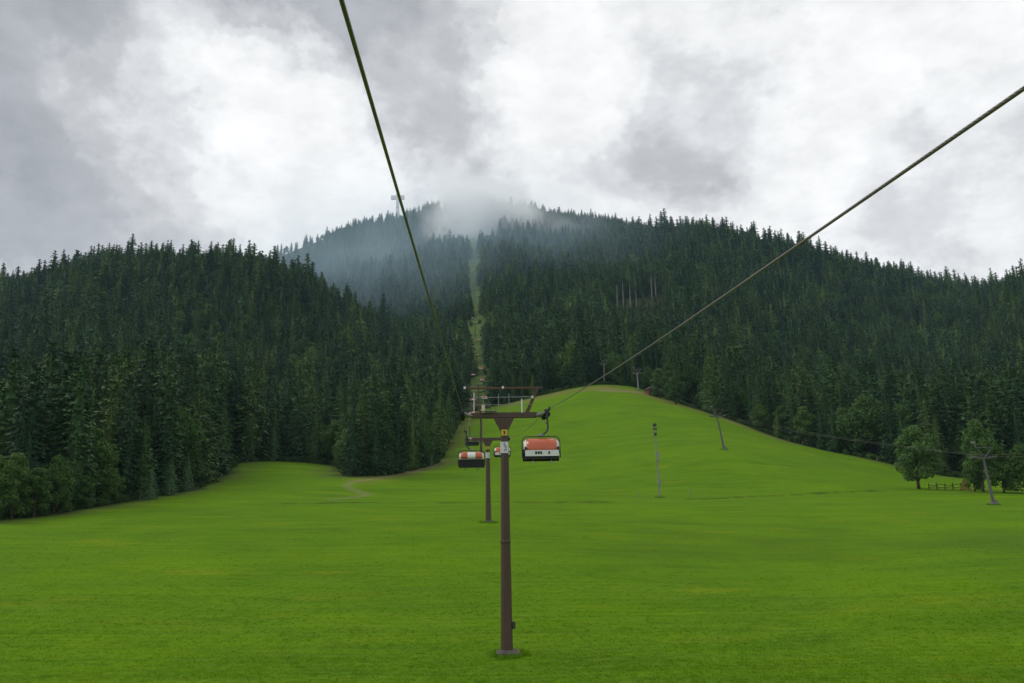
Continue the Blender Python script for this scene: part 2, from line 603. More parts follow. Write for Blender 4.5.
# meadow outline on the ground
MEADOW = [(-420, 545, 100), (0, 519, 113), (60, 509, 120), (130, 501, 140), (200, 490, 165), (228, 472, 198), (243, 461, 226), (290, 461, 228), (336, 462, 224), (341, 474, 190),
          (385, 474, 192), (440, 463, 216), (447, 448, 245), (456, 432, 275), (463, 410, 330), (490, 400, 330), (520, 399, 322), (560, 391, 322), (600, 380, 324), (640, 385, 322), (700, 405, 280),
          (770, 436, 246), (860, 457, 222), (960, 470, 196), (1024, 472, 192), (1500, 480, 190)]
MEADOW_XY = [(P(*m)[0], P(*m)[1]) for m in MEADOW] + [(900, -100), (900, -900), (-900, -900), (-900, -100)]


def in_poly(x, y, poly):
    x, y = np.asarray(x), np.asarray(y)
    ins = np.zeros(x.shape, bool)
    n = len(poly)
    for i in range(n):
        x1, y1 = poly[i]
        x2, y2 = poly[(i + 1) % n]
        cond = ((y1 > y) != (y2 > y))
        with np.errstate(divide='ignore', invalid='ignore'):
            xi = (x2 - x1) * (y - y1) / (y2 - y1 + 1e-12) + x1
        ins ^= cond & (x < xi)
    return ins


def poly_dist(x, y, poly):
    best = np.full(np.shape(x), 1e9)
    n = len(poly)
    for i in range(n):
        a, b = np.array(poly[i]), np.array(poly[(i + 1) % n])
        ab = b - a
        s = np.clip(((x - a[0]) * ab[0] + (y - a[1]) * ab[1]) / (ab @ ab + 1e-9), 0, 1)
        best = np.minimum(best, np.hypot(x - a[0] - s * ab[0], y - a[1] - s * ab[1]))
    return best


def line_dist(x, y, pts):
    best = np.full(np.shape(x), 1e9)
    for i in range(len(pts) - 1):
        a, b = np.array(pts[i]), np.array(pts[i + 1])
        ab = b - a
        s = np.clip(((x - a[0]) * ab[0] + (y - a[1]) * ab[1]) / (ab @ ab + 1e-9), 0, 1)
        best = np.minimum(best, np.hypot(x - a[0] - s * ab[0], y - a[1] - s * ab[1]))
    return best


TRACK = [tuple(P(*q)[:2]) for q in [(446, 463, 219), (420, 470, 206), (392, 477, 192), (366, 482, 181), (352, 484, 176), (345, 487, 170), (356, 491, 163), (368, 493, 159), (352, 499, 151), (330, 503, 146)]]
GRAVEL = [tuple(P(*q)[:2]) for q in [(606, 394, 300), (625, 393, 300), (650, 396, 300)]]
DITCH = [tuple(P(*q)[:2]) for q in [(285, 506, 136), (330, 504, 138), (380, 501, 140), (440, 501, 140), (500, 500, 141), (560, 500, 141), (610, 501, 140)]]
HOLLOW_SHADE = [tuple(P(*q)[:2]) for q in [(700, 548, 93), (800, 545, 94), (900, 541, 95), (1060, 537, 96)]]  # shaded hollow at right, painted as a darker band of grass
BANKS = [([tuple(P(*q)[:2]) for q in [(362, 484, 180), (395, 477, 196), (445, 464, 218)]], 5.0),
         ([tuple(P(*q)[:2]) for q in [(520, 400, 318), (560, 394, 312), (600, 386, 308), (650, 392, 300), (690, 404, 278)]], 9.0),
         ([tuple(P(*q)[:2]) for q in [(690, 404, 276), (735, 423, 254), (790, 442, 236)]], 5.0),
         ([tuple(P(*q)[:2]) for q in [(448, 450, 240), (462, 425, 285), (475, 408, 325)]], 5.0)]
DITCH2 = [tuple(P(*q)[:2]) for q in [(690, 496, 146), (760, 492, 149), (830, 489, 152), (875, 488, 155)]]


def build_ground():
    th = np.concatenate([np.radians(np.linspace(-180, -46, 60, endpoint=False)), np.radians(np.linspace(-46, 46, 640, endpoint=False)), np.radians(np.linspace(46, 180, 60, endpoint=False))])
    r = np.concatenate([np.linspace(2, 40, 14, endpoint=False), np.linspace(40, 240, 300, endpoint=False), np.linspace(240, 420, 110, endpoint=False),
                        np.geomspace(420, 1500, 90, endpoint=False), np.geomspace(1500, 3000, 20)])
    TH, Rr = np.meshgrid(th, r, indexing='ij')
    X, Y = Rr * np.sin(TH), Rr * np.cos(TH)
    Z = height(X, Y)
    d1 = np.minimum(line_dist(X, Y, DITCH), line_dist(X, Y, DITCH2))
    Z -= 0.28 * np.exp(-(d1 / 0.7) ** 2)
    nt, nr = X.shape
    co = np.stack([X, Y, Z], -1).reshape(-1, 3)
    co = np.vstack([co, [[0, 0, gz(0.0, 0.001)]]])
    i, j = np.meshgrid(np.arange(nt), np.arange(nr - 1), indexing='ij')
    i2 = (i + 1) % nt
    quads = np.stack([i * nr + j, i2 * nr + j, i2 * nr + j + 1, i * nr + j + 1], -1).reshape(-1, 4)[:, ::-1]
    tri = [(k * nr, ((k + 1) % nt) * nr, nt * nr)[::-1] for k in range(nt)]
    me = bpy.data.meshes.new('ground')
    me.from_pydata(co.tolist(), [], quads.tolist() + [t[::-1] for t in tri])
    bm = bmesh.new()
    bm.from_mesh(me)
    bmesh.ops.recalc_face_normals(bm, faces=bm.faces)
    if sum(f.normal.z for f in list(bm.faces)[:200]) < 0:
        bmesh.ops.reverse_faces(bm, faces=bm.faces)
    bm.to_mesh(me)
    bm.free()
    x, y = co[:, 0], co[:, 1]
    ins = in_poly(x, y, MEADOW_XY)
    dist = poly_dist(x, y, MEADOW_XY)
    sd = np.where(ins, dist, -dist)
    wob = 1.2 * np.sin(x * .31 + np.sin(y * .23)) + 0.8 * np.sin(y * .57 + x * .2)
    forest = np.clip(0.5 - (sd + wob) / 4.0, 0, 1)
    lane = np.where(y > 250, np.clip((14 - np.abs(x - lift_x(y)) + wob * 2) / 4, 0, 1), 0)
    rough = np.clip(1 - (sd + wob * 1.5) / 9.0, 0, 1)
    track = .65 * np.clip(1.3 - line_dist(x, y, TRACK) / 1.2, 0, 1)
    grav = np.clip(1.4 - line_dist(x, y, GRAVEL) / 3.0, 0, 1)
    dit = np.clip(1.5 - np.append(d1.reshape(-1), 99) / 1.0, 0, 1)
    bank = np.zeros_like(x)
    for ln_, w_ in BANKS:
        bank = np.maximum(bank, np.clip(1.25 - (line_dist(x, y, ln_) + wob) / w_, 0, 1))
    hollow_shade = np.clip(1.2 - (line_dist(x, y, HOLLOW_SHADE) + wob * 2.5) / 9.0, 0, 1)
    for nm, a in (('hollow_shade', hollow_shade), ('bank', bank), ('forest', forest), ('lane', lane), ('rough', rough), ('track', np.maximum(track, grav * .8)), ('ditch', dit)):
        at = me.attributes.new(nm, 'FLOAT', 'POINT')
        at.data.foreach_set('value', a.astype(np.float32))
    me.polygons.foreach_set('use_smooth', [True] * len(me.polygons))
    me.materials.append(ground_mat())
    o = link('ground', me)
    tag(o, 'bright green mown meadow rising into forested slopes', 'meadow', kind='structure')
    return o


def ground_mat(blade=False):
    m, n, b, out = new_mat('grass_blades' if blade else 'meadow_and_forest_floor')
    geo = n.add('ShaderNodeNewGeometry').outputs['Position']
    att = lambda s: n.add('ShaderNodeAttribute', attribute_name=s).outputs['Fac']
    # mown meadow: long mowing streaks, mottling, yellow patches
    streak = n.noise(n.scale(geo, (0.05, 0.22, 0.0), rot=(0, 0, 0.06)), 1.0, 7, 0.66, 0.8)
    streak2 = n.noise(n.scale(geo, (0.12, 1.5, 0.0), rot=(0, 0, -0.05)), 1.0, 6, 0.68, 0.6)
    blot = n.noise(n.scale(geo, (1, 1, 0)), 0.045, 5, 0.55)
    fine = n.noise(geo, 2.3, 8, 0.72)
    vfine = n.noise(geo, 9.0, 5, 0.7)
    mid = n.noise(n.scale(geo, (0.7, 1.3, 0.0), (5, 9, 0)), 0.22, 6, 0.62)
    g_lo, g_hi = (0.058, 0.138, 0.004), (0.106, 0.204, 0.005)
    c = n.mix(n.map(streak, 0.36, 0.66, 0, 1), g_lo, g_hi)
    c = n.mix(n.map(streak2, 0.42, 0.66, 0, 0.75), c, (0.116, 0.186, 0.018))
    c = n.mix(n.map(blot, 0.46, 0.66, 0, 0.65), c, (0.122, 0.222, 0.004))
    c = n.mix(n.map(mid, 0.50, 0.72, 0, 0.55), c, (0.058, 0.138, 0.006))
    streak3 = n.noise(n.scale(geo, (0.03, 2.6, 0.0), rot=(0, 0, 0.03)), 1.0, 4, 0.6, 0.3)
    c = n.mix(n.map(streak3, 0.44, 0.66, 0, 0.55), c, (0.052, 0.118, 0.005))
    dry = n.noise(n.scale(geo, (0.45, 1.5, 0), (11, 4, 0)), 0.13, 6, 0.62)
    c = n.mix(n.map(dry, 0.58, 0.74, 0, 0.55), c, (0.205, 0.215, 0.012))
    c = n.mix(n.map(fine, 0.36, 0.60, 0.30, 0.0), c, (0.045, 0.105, 0.004))
    c = n.mix(n.map(vfine, 0.56, 0.78, 0.0, 0.30), c, (0.155, 0.265, 0.012))
    c = n.mix(n.math('MULTIPLY', att('hollow_shade'), n.map(streak2, 0.35, 0.62, 0.05, 0.75)), c, (0.056, 0.106, 0.010))  # shade of the hollow painted into the grass colour
    dryb = n.mix(n.map(mid, 0.35, 0.65, 0, 1), (0.105, 0.120, 0.022), (0.185, 0.160, 0.060))
    c = n.mix(n.math('MULTIPLY', att('bank'), n.map(fine, 0.3, 0.58, 0.45, 0.95)), c, dryb)
    # rough uncut edge
    ro = n.noise(geo, 0.8, 6, 0.7)
    rc = n.mix(n.map(ro, 0.3, 0.7, 0, 1), (0.045, 0.085, 0.014), (0.105, 0.135, 0.030))
    c = n.mix(n.math('MULTIPLY', att('rough'), n.map(ro, 0.25, 0.6, 0.35, 1.0)), c, rc)
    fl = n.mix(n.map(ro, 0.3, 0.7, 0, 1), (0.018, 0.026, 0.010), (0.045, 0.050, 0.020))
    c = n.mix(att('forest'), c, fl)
    ln = n.noise(geo, 0.07, 7, 0.7)
    lc = n.mix(n.map(ln, 0.3, 0.7, 0, 1), (0.042, 0.080, 0.020), (0.105, 0.140, 0.040))
    c = n.mix(n.math('MULTIPLY', att('lane'), att('forest')), c, lc)
    earth = n.mix(n.map(ro, 0.3, 0.7, 0, 1), (0.16, 0.125, 0.075), (0.25, 0.21, 0.14))
    c = n.mix(n.math('MULTIPLY', att('track'), n.map(fine, 0.35, 0.6, 0.15, 0.9)), c, earth)
    dk = n.noise(geo, 0.35, 4, 0.6)
    c = n.mix(n.math('MULTIPLY', att('ditch'), n.map(dk, 0.40, 0.58, 0.0, 0.9)), c, (0.030, 0.040, 0.012))
    if blade:
        c = n.vmath('SCALE', c)
        c.node.inputs['Scale'].default_value = 1.6
        tr = n.add('ShaderNodeBsdfTranslucent')
        n.put(tr.inputs['Color'], c)
        mx = n.add('ShaderNodeMixShader')
        mx.inputs[0].default_value = 0.5
        n.l.new(b.outputs[0], mx.inputs[1])
        n.l.new(tr.outputs[0], mx.inputs[2])
        n.l.new(mx.outputs[0], out.inputs[0])
    n.put(b.inputs['Base Color'], c)
    b.inputs['Roughness'].default_value = 0.95
    b.inputs['Specular IOR Level'].default_value = 0.02
    bp = n.add('ShaderNodeBump')
    bp.inputs['Strength'].default_value = 0.5
    bp.inputs['Distance'].default_value = 0.07
    n.put(bp.inputs['Height'], n.math('ADD', fine, n.math('MULTIPLY', vfine, 0.5)))
    n.put(b.inputs['Normal'], bp.outputs[0])
    return m


ground = build_ground()


# ------------------------------------------------------------------ tree shapes (unit height 1 m x scale; built at real size)
def spruce_crown(seed, Hh, R, tiers, nb, tufts, start=0.06, droop=0.35, thin=0.0, power=0.9, size=1.0, core=.40):
    """boughs in loose whorls; every bough carries small sprays of needles set at all angles"""
    rs = random.Random(seed)
    v, f, out = [], [], []
    def quad(a, b, c, d, o=(0, 0, 1)):
        k = len(v)
        v.extend((a, b, c, d))
        f.append((k, k + 1, k + 2, k + 3))
        out.append(o)
    lump = [rs.uniform(0, 6.283) for _ in range(4)]
    for t in range(tiers):
        u0 = (t + .5) / tiers
        n = max(4, int(round(nb * (0.40 + 0.60 * (1 - u0)))))
        off = rs.uniform(0, 6.283)
        for b in range(n):
            if rs.random() < thin: continue
            u = min(max(u0 + rs.uniform(-.75, .75) / tiers, 0), .97)
            a = off + 6.283 * (b + rs.uniform(-.4, .4)) / n
            rr = R * (1 - u) ** power + .14
            if u < .12: rr *= .80 + 1.7 * u
            rr *= 1 + .13 * math.sin(2 * a + lump[0] + 9 * u) + .09 * math.sin(3 * a + lump[1] - 14 * u)
            L = rr * rs.uniform(.78, 1.14)
            ca, sa = math.cos(a), math.sin(a)
            z0 = Hh * (start + (1 - start) * u)
            dr = droop * (1.15 - 1.5 * u) * rs.uniform(.7, 1.3)
            for q in range(tufts):
                s_ = .16 + .84 * (q + rs.uniform(.2, .9)) / tufts
                w0 = rs.uniform(-.30, .30) * L * s_
                cx, cy = ca * L * s_ - sa * w0, sa * L * s_ + ca * w0
                cz = z0 - dr * L * s_ ** 1.3 + rs.uniform(-.12, .12) * size
                g = size * rs.uniform(.34, .62) * (.32 + .68 * min(1, L / 2.2))
                # spray axis: outward, drooping or lifted
                az = a + rs.uniform(-.9, .9)
                el = rs.uniform(-1.1, .20) if u < .8 else rs.uniform(-.3, .8)
                dx, dy, dz = math.cos(az) * math.cos(el), math.sin(az) * math.cos(el), math.sin(el)
                rl = rs.uniform(-.9, .9)
                # side vector rolled about the axis
                hx, hy = -math.sin(az), math.cos(az)
                ux, uy, uz = -dz * math.cos(az), -dz * math.sin(az), math.cos(el)
                sx, sy, sz = hx * math.cos(rl) + ux * math.sin(rl), hy * math.cos(rl) + uy * math.sin(rl), uz * math.sin(rl)
                w = g * rs.uniform(.30, .50)
                quad((cx - dx * g * .8, cy - dy * g * .8, cz - dz * g * .8),
                     (cx + sx * w, cy + sy * w, cz + sz * w - .1 * g),
                     (cx + dx * g, cy + dy * g, cz + dz * g),
                     (cx - sx * w, cy - sy * w, cz - sz * w - .1 * g),
                     (math.cos(a + 1.3 * w0 / (L * s_ + .3)), math.sin(a + 1.3 * w0 / (L * s_ + .3)), .55 + .9 * (1 - s_) + rs.uniform(-.15, .15)))
    # dense inner twigs: an uneven spindle that closes the crown round the trunk
    rings, sides = 9, 8
    pr = []
    for i in range(rings + 1):
        u = i / rings
        rr = (R * (1 - u) ** power) * core
        if i == 0: rr *= .5
        zz = Hh * (start + .01 + (.95 - start) * u) - droop * rr * .8
        pr.append([(rr * rs.uniform(.78, 1.2) * math.cos(6.283 * (k + .5 * (i % 2)) / sides), rr * rs.uniform(.78, 1.2) * math.sin(6.283 * (k + .5 * (i % 2)) / sides), zz + rs.uniform(-.35, .35)) for k in range(sides)])
    for i in range(rings):
        for k in range(sides):
            k2 = (k + 1) % sides
            am = 6.283 * (k + .5) / sides
            quad(pr[i][k], pr[i][k2], pr[i + 1][k2], pr[i + 1][k], (math.cos(am), math.sin(am), .35))
    for k in range(5):      # leader
        a = k * 1.26 + seed
        r0 = .16 * size
        quad((0, 0, Hh * 1.0), (math.cos(a) * r0, math.sin(a) * r0, Hh * .955), (0, 0, Hh * .93), (math.cos(a + 1.5) * r0, math.sin(a + 1.5) * r0, Hh * .965), (math.cos(a + .7), math.sin(a + .7), .5))
    f, vn = orient(v, f, out)
    return v, f, vn


def trunk_geo(Hh, r0, top=0.97, n=6, bend=0.0, seed=0):
    rs = random.Random(seed)
    mb = MB()
    k = 6
    pts, rad = [], []
    for i in range(k + 1):
        s = i / k
        pts.append((bend * Hh * math.sin(s * 3 + seed) * s, bend * Hh * math.cos(s * 2.3 + seed) * s * .6, -0.4 + (Hh * top + .4) * s))
        rad.append(r0 * (1.25 if i == 0 else 1 - .93 * s))
    mb.tube(pts, rad, n)
    return mb


def leafy_crown(seed, Hh, R, leaves, leaf, low=0.18, lobes=11, shape=1.0):
    """broad crown: leaf clumps set through overlapping lobes; returns verts, faces and lobe centres for limbs"""
    rs = np.random.default_rng(seed)
    cs = []
    for i in range(lobes):
        u = (i + .5) / lobes
        z = Hh * (low + .08 + (0.88 - low - .08) * u)
        rad_at = R * (math.sin(math.pi * min(max((u * .86 + .14), 0), 1)) ** .6) * shape
        a = i * 2.399 + rs.uniform(-.4, .4)
        d = rad_at * rs.uniform(.45, .68) * (0.25 if i == lobes - 1 else 1)
        cs.append((d * math.cos(a), d * math.sin(a), z, R * rs.uniform(.26, .46) * (.8 if u > .75 else 1)))
    cs.append((0, 0, Hh * (low + (1 - low) * .55), R * .62))
    cs.append((0, 0, Hh * .86, R * .34))
    vol = np.array([c[3] ** 2 for c in cs])
    pick = rs.choice(len(cs), leaves, p=vol / vol.sum())
    ca = np.array(cs)[pick]
    d = rs.normal(size=(leaves, 3))
    d /= np.linalg.norm(d, axis=1)[:, None]
    # uneven surface of each lobe, twiggy tips
    q = 0.5 + 0.5 * np.sin(d[:, 0] * 5 + pick) * np.sin(d[:, 1] * 6 + 2 * pick) * np.sin(d[:, 2] * 5)
    rad = ca[:, 3] * (0.62 + 0.42 * q + 0.14 * rs.random(leaves)) * np.where(rs.random(leaves) < .25, rs.uniform(.4, .9, leaves), 1)
    c = ca[:, :3] + d * rad[:, None] * np.array([1, 1, .82])
    c[:, 2] = np.maximum(c[:, 2], Hh * low * .8 + rs.random(leaves) * .4)
    nrm = d + rs.normal(size=(leaves, 3)) * .75
    nrm /= np.linalg.norm(nrm, axis=1)[:, None]
    t1 = np.cross(nrm, rs.normal(size=(leaves, 3)))
    t1 /= np.linalg.norm(t1, axis=1)[:, None]
    t2 = np.cross(nrm, t1)
    s = leaf * rs.uniform(.6, 1.35, leaves)[:, None]
    droop = np.array([0, 0, -.25])
    A = c - t1 * s
    B = c + t2 * s * .62 + nrm * s * .15
    Cc = c + t1 * s + droop * s
    Dd = c - t2 * s * .62 + nrm * s * .15
    v = np.stack([A, B, Cc, Dd], 1).reshape(-1, 3)
    f = np.arange(leaves * 4).reshape(-1, 4)
    f, vn = orient(v, f, d + np.array([0, 0, .8]), .6, .6)
    return v, f, cs, vn


def orient(v, f, out, ko=0.8, kn=0.42):
    """wind every leaf face outwards and give it a normal between the crown surface and its own tilt"""
    v, out = np.asarray(v, float), np.asarray(out, float)
    q = np.asarray(f, int)
    n = np.cross(v[q[:, 2]] - v[q[:, 0]], v[q[:, 3]] - v[q[:, 1]])
    n /= np.linalg.norm(n, axis=1)[:, None] + 1e-9
    o = out / (np.linalg.norm(out, axis=1)[:, None] + 1e-9)
    flip = (n * o).sum(1) < 0
    q[flip] = q[flip][:, ::-1]
    n[flip] *= -1
    nn = o * ko + n * kn
    nn /= np.linalg.norm(nn, axis=1)[:, None]
    vn = np.zeros_like(v)
    vn[q.ravel()] = np.repeat(nn, 4, axis=0)
    return q, vn


def mesh_from(name, v, f, mat, nrm=None):
    me = bpy.data.meshes.new(name)
    me.from_pydata([tuple(map(float, p)) for p in v], [], [tuple(map(int, q)) for q in f])
    me.materials.append(mat)
    me.update()
    if nrm is not None:
        me.polygons.foreach_set('use_smooth', [True] * len(me.polygons))
        me.normals_split_custom_set_from_vertices([tuple(map(float, p)) for p in nrm])
    return me


def mesh_mb(name, mb, mat):
    o = mb.build(name, mat)
    me = o.data
    bpy.data.objects.remove(o)
    me.polygons.foreach_set('use_smooth', [True] * len(me.polygons))
    return me


REF = 26.0     # reference conifer height, metres
SPRUCE = []    # (trunk mesh, crown mesh, crown radius)
for k, (R, tiers, nb, start, droop, power) in enumerate([(3.4, 40, 13, .04, .45, .72), (3.1, 42, 12, .05, .5, .66), (3.9, 38, 14, .03, .42, .80), (2.9, 40, 12, .06, .5, .64), (3.4, 36, 12, .05, .46, .72), (3.2, 42, 12, .04, .42, .68)]):
    v, f, vn = spruce_crown(100 + k, REF, R, tiers, nb, 12, start, droop, .02, power, .80)
    SPRUCE.append((mesh_mb('spruce_trunk', trunk_geo(REF, .34, seed=k), M['bark']), mesh_from('spruce_crown', v, f, M['needles'], vn), R))
LARCH = []
for k in range(2):
    v, f, vn = spruce_crown(200 + k, REF, 3.5, 38, 12, 12, .08, .15, .06, .70, 0.78, .24)
    LARCH.append((mesh_mb('larch_trunk', trunk_geo(REF, .3, seed=k), M['bark']), mesh_from('larch_crown', v, f, M['needles_larch'], vn), 3.5))
PALE = []
for k in range(2):
    v, f, vn = spruce_crown(230 + k, REF, 6.0, 34, 15, 6, .02, .30, .03, .95, 1.6)
    PALE.append((mesh_mb('young_spruce_trunk', trunk_geo(REF, .4, seed=k), M['bark']), mesh_from('young_spruce_crown', v, f, M['needles_pale'], vn), 6.0))
BARE = []
for k in range(2):
    v, f, vn = spruce_crown(260 + k, REF, 2.6, 18, 11, 5, .58, .40, .1, .7, 1.0)
    BARE.append((mesh_mb('bare_trunk', trunk_geo(REF, .36, seed=k), M['pale_bark']), mesh_from('bare_spruce_crown', v, f, M['needles'], vn), 2.8))
BREF = 14.0
BROAD = []     # (trunk+limbs mesh, crown mesh, radius)
for k, (R, leaves, low, lobes) in enumerate([(5.2, 6000, .14, 17), (4.6, 5600, .10, 16), (6.0, 6600, .06, 19), (4.2, 5200, .04, 15)]):
    v, f, cs, vn = leafy_crown(300 + k, BREF, R, leaves, .24, low, lobes)
    mb = trunk_geo(BREF, .30, .80, 7, .012, k)
    for cx, cy, cz, cr in cs[:-2]:
        z0 = max(BREF * .10, cz - 1.1 * math.hypot(cx, cy) - .5)
        mb.tube([(0, 0, z0), (cx * .45, cy * .45, z0 + (cz - z0) * .55), (cx * .95, cy * .95, cz)], [.13, .09, .03], 5)
    BROAD.append((mesh_mb('broadleaf_trunk', mb, M['bark']), mesh_from('broadleaf_crown', v, f, M['leaves'], vn), R))


def joined_proto(name, parts):
    """one mesh with several materials for the far wood"""
    me = bpy.data.meshes.new(name)
    V, Fc, MI, mats = [], [], [], []
    NR = []
    for v, f, mat, vn in parts:
        b = len(V)
        NR += [(0, 0, 0)] * len(v) if vn is None else [tuple(map(float, p)) for p in vn]
        V += [tuple(map(float, p)) for p in v]
        Fc += [tuple(b + int(i) for i in q) for q in f]
        if mat not in mats: mats.append(mat)
        MI += [mats.index(mat)] * len(f)
    me.from_pydata(V, [], Fc)
    for m in mats: me.materials.append(m)
    me.polygons.foreach_set('material_index', MI)
    me.polygons.foreach_set('use_smooth', [True] * len(me.polygons))
    me.update()
    me.normals_split_custom_set_from_vertices(NR)
    return bpy.data.objects.new(name, me)


wood_col = bpy.data.collections.new('far_wood_shapes')
FAR = []     # (height ref, radius)
for k, (R, tiers, nb, start, droop, power) in enumerate([(3.4, 22, 10, .05, .45, .72), (3.1, 23, 10, .06, .5, .66), (3.9, 21, 11, .04, .42, .80), (2.9, 22, 10, .08, .5, .64), (3.4, 20, 10, .06, .46, .72)]):
    v, f, vn = spruce_crown(400 + k, REF, R, tiers, nb, 6, start, droop, .03, power, 1.55)
    tk = trunk_geo(REF, .3, n=4, seed=k)
    wood_col.objects.link(joined_proto('wood_a%d' % k, [(v, f, M['needles'], vn), (tk.v, tk.f, M['bark'], None)]))
    FAR.append((REF, R))
v, f, vn = spruce_crown(450, REF, 3.5, 20, 10, 6, .08, .15, .05, .72, 1.5, .24)
tk = trunk_geo(REF, .3, n=4)
wood_col.objects.link(joined_proto('wood_b0', [(v, f, M['needles_larch'], vn), (tk.v, tk.f, M['bark'], None)]))
FAR.append((REF, 3.8))
for k, R in enumerate((5.0, 5.6)):
    v, f, cs, vn = leafy_crown(460 + k, BREF, R, 1400, .48, .05, 14)
    tk = trunk_geo(BREF, .3, .7, n=4)
    wood_col.objects.link(joined_proto('wood_c%d' % k, [(v, f, M['leaves'], vn), (tk.v, tk.f, M['bark'], None)]))
    FAR.append((BREF, R))
N_CON, N_LAR, N_BRO = 5, 1, 2

SHEDS = []   # keep-out circles (x, y, r)


# ------------------------------------------------------------------ chairlift
GAUGE = 5.35
tower_specs = []   # y, base ground z, rope z
T1_BASE = ground_at(507, 655, 52)
T_Y = [52.0, 105.0, 210.0, 330.0, 470.0, 620.0, 790.0, 960.0, 1130.0]
T_ROPE = []
for y in T_Y:
    if y == 52: z = float(P(504, 411, 52)[2])
    elif y == 105: z = float(P(487, 437, 105)[2])
    elif y == 210: z = float(P(481, 405, 210)[2])
    else:
        z = gz(float(lift_x(y)), y) + 11.0
    T_ROPE.append(z)
Y0, Z0 = -70.0, float(CZ + 1.6 + 3.0)


QR = np.polyfit([5.8, 13.4, 21.0, 27.4, 52.0], [3.20, 3.38, 3.82, 4.21, 5.66], 2)
QL = np.polyfit([5.3, 11.2, 21.2, 52.0], [3.62, 3.88, 4.30, 5.80], 2)


def rope_z(y, side=1):
    if y <= 52.0:
        q = QR if side > 0 else QL
        z = CZ + float(np.polyval(q, y))
        return z + (T_ROPE[0] - CZ - float(np.polyval(q, 52.0))) * max(0, (y - 20) / 32.0)
    ys = [Y0] + T_Y
    zs = [Z0] + T_ROPE
    i = int(np.clip(np.searchsorted(ys, y) - 1, 0, len(ys) - 2))
    s = (y - ys[i]) / (ys[i + 1] - ys[i])
    L = ys[i + 1] - ys[i]
    sag = [3.2, .6, .7, 1.8, 1.6, 1.8, 2, 2, 2][i]
    return zs[i] * (1 - s) + zs[i + 1] * s - sag * 4 * s * (1 - s)


def build_rope(name, off, label):
    ys = np.unique(np.concatenate([np.linspace(Y0, 0, 20), np.linspace(0, 60, 90), np.linspace(60, 200, 60), np.linspace(200, T_Y[-1], 120)]))
    n = 10
    vs, fs, uv = [], [], []
    s = 0
    prev = None
    RAD = 0.020
    for i, y in enumerate(ys):
        p = Vector((float(lift_x(y)) + off, y, rope_z(y, off)))
        if prev is not None: s += (p - prev).length
        prev = p
        q = Vector((float(lift_x(y + .5)) + off, y + .5, rope_z(y + .5, off))) - p
        d = q.normalized()
        sd_ = d.cross(Vector((0, 0, 1))).normalized()
        up = sd_.cross(d)
        for k in range(n):
            a = 2 * math.pi * k / n
            vs.append(p + (sd_ * math.cos(a) + up * math.sin(a)) * RAD)
            uv.append((s * 1.0, k / n * 0.33, 0))
    for i in range(len(ys) - 1):
        for k in range(n):
            fs.append((i * n + k, i * n + (k + 1) % n, (i + 1) * n + (k + 1) % n, (i + 1) * n + k))
    me = bpy.data.meshes.new(name)
    me.from_pydata(vs, [], fs)
    at = me.attributes.new('rope_uv', 'FLOAT_VECTOR', 'POINT')
    at.data.foreach_set('vector', np.array(uv, np.float32).ravel())
    me.polygons.foreach_set('use_smooth', [True] * len(me.polygons))
    me.materials.append(M['rope'])
    o = link(name, me)
    tag(o, label, 'cable', 'haul ropes of the chairlift')
    return o


build_rope('haul_rope', -GAUGE / 2, 'thick dark steel haul rope crossing the sky in front of the summit cross')
build_rope('haul_rope', GAUGE / 2, 'thin steel haul rope slanting down from the right edge to the first pylon')


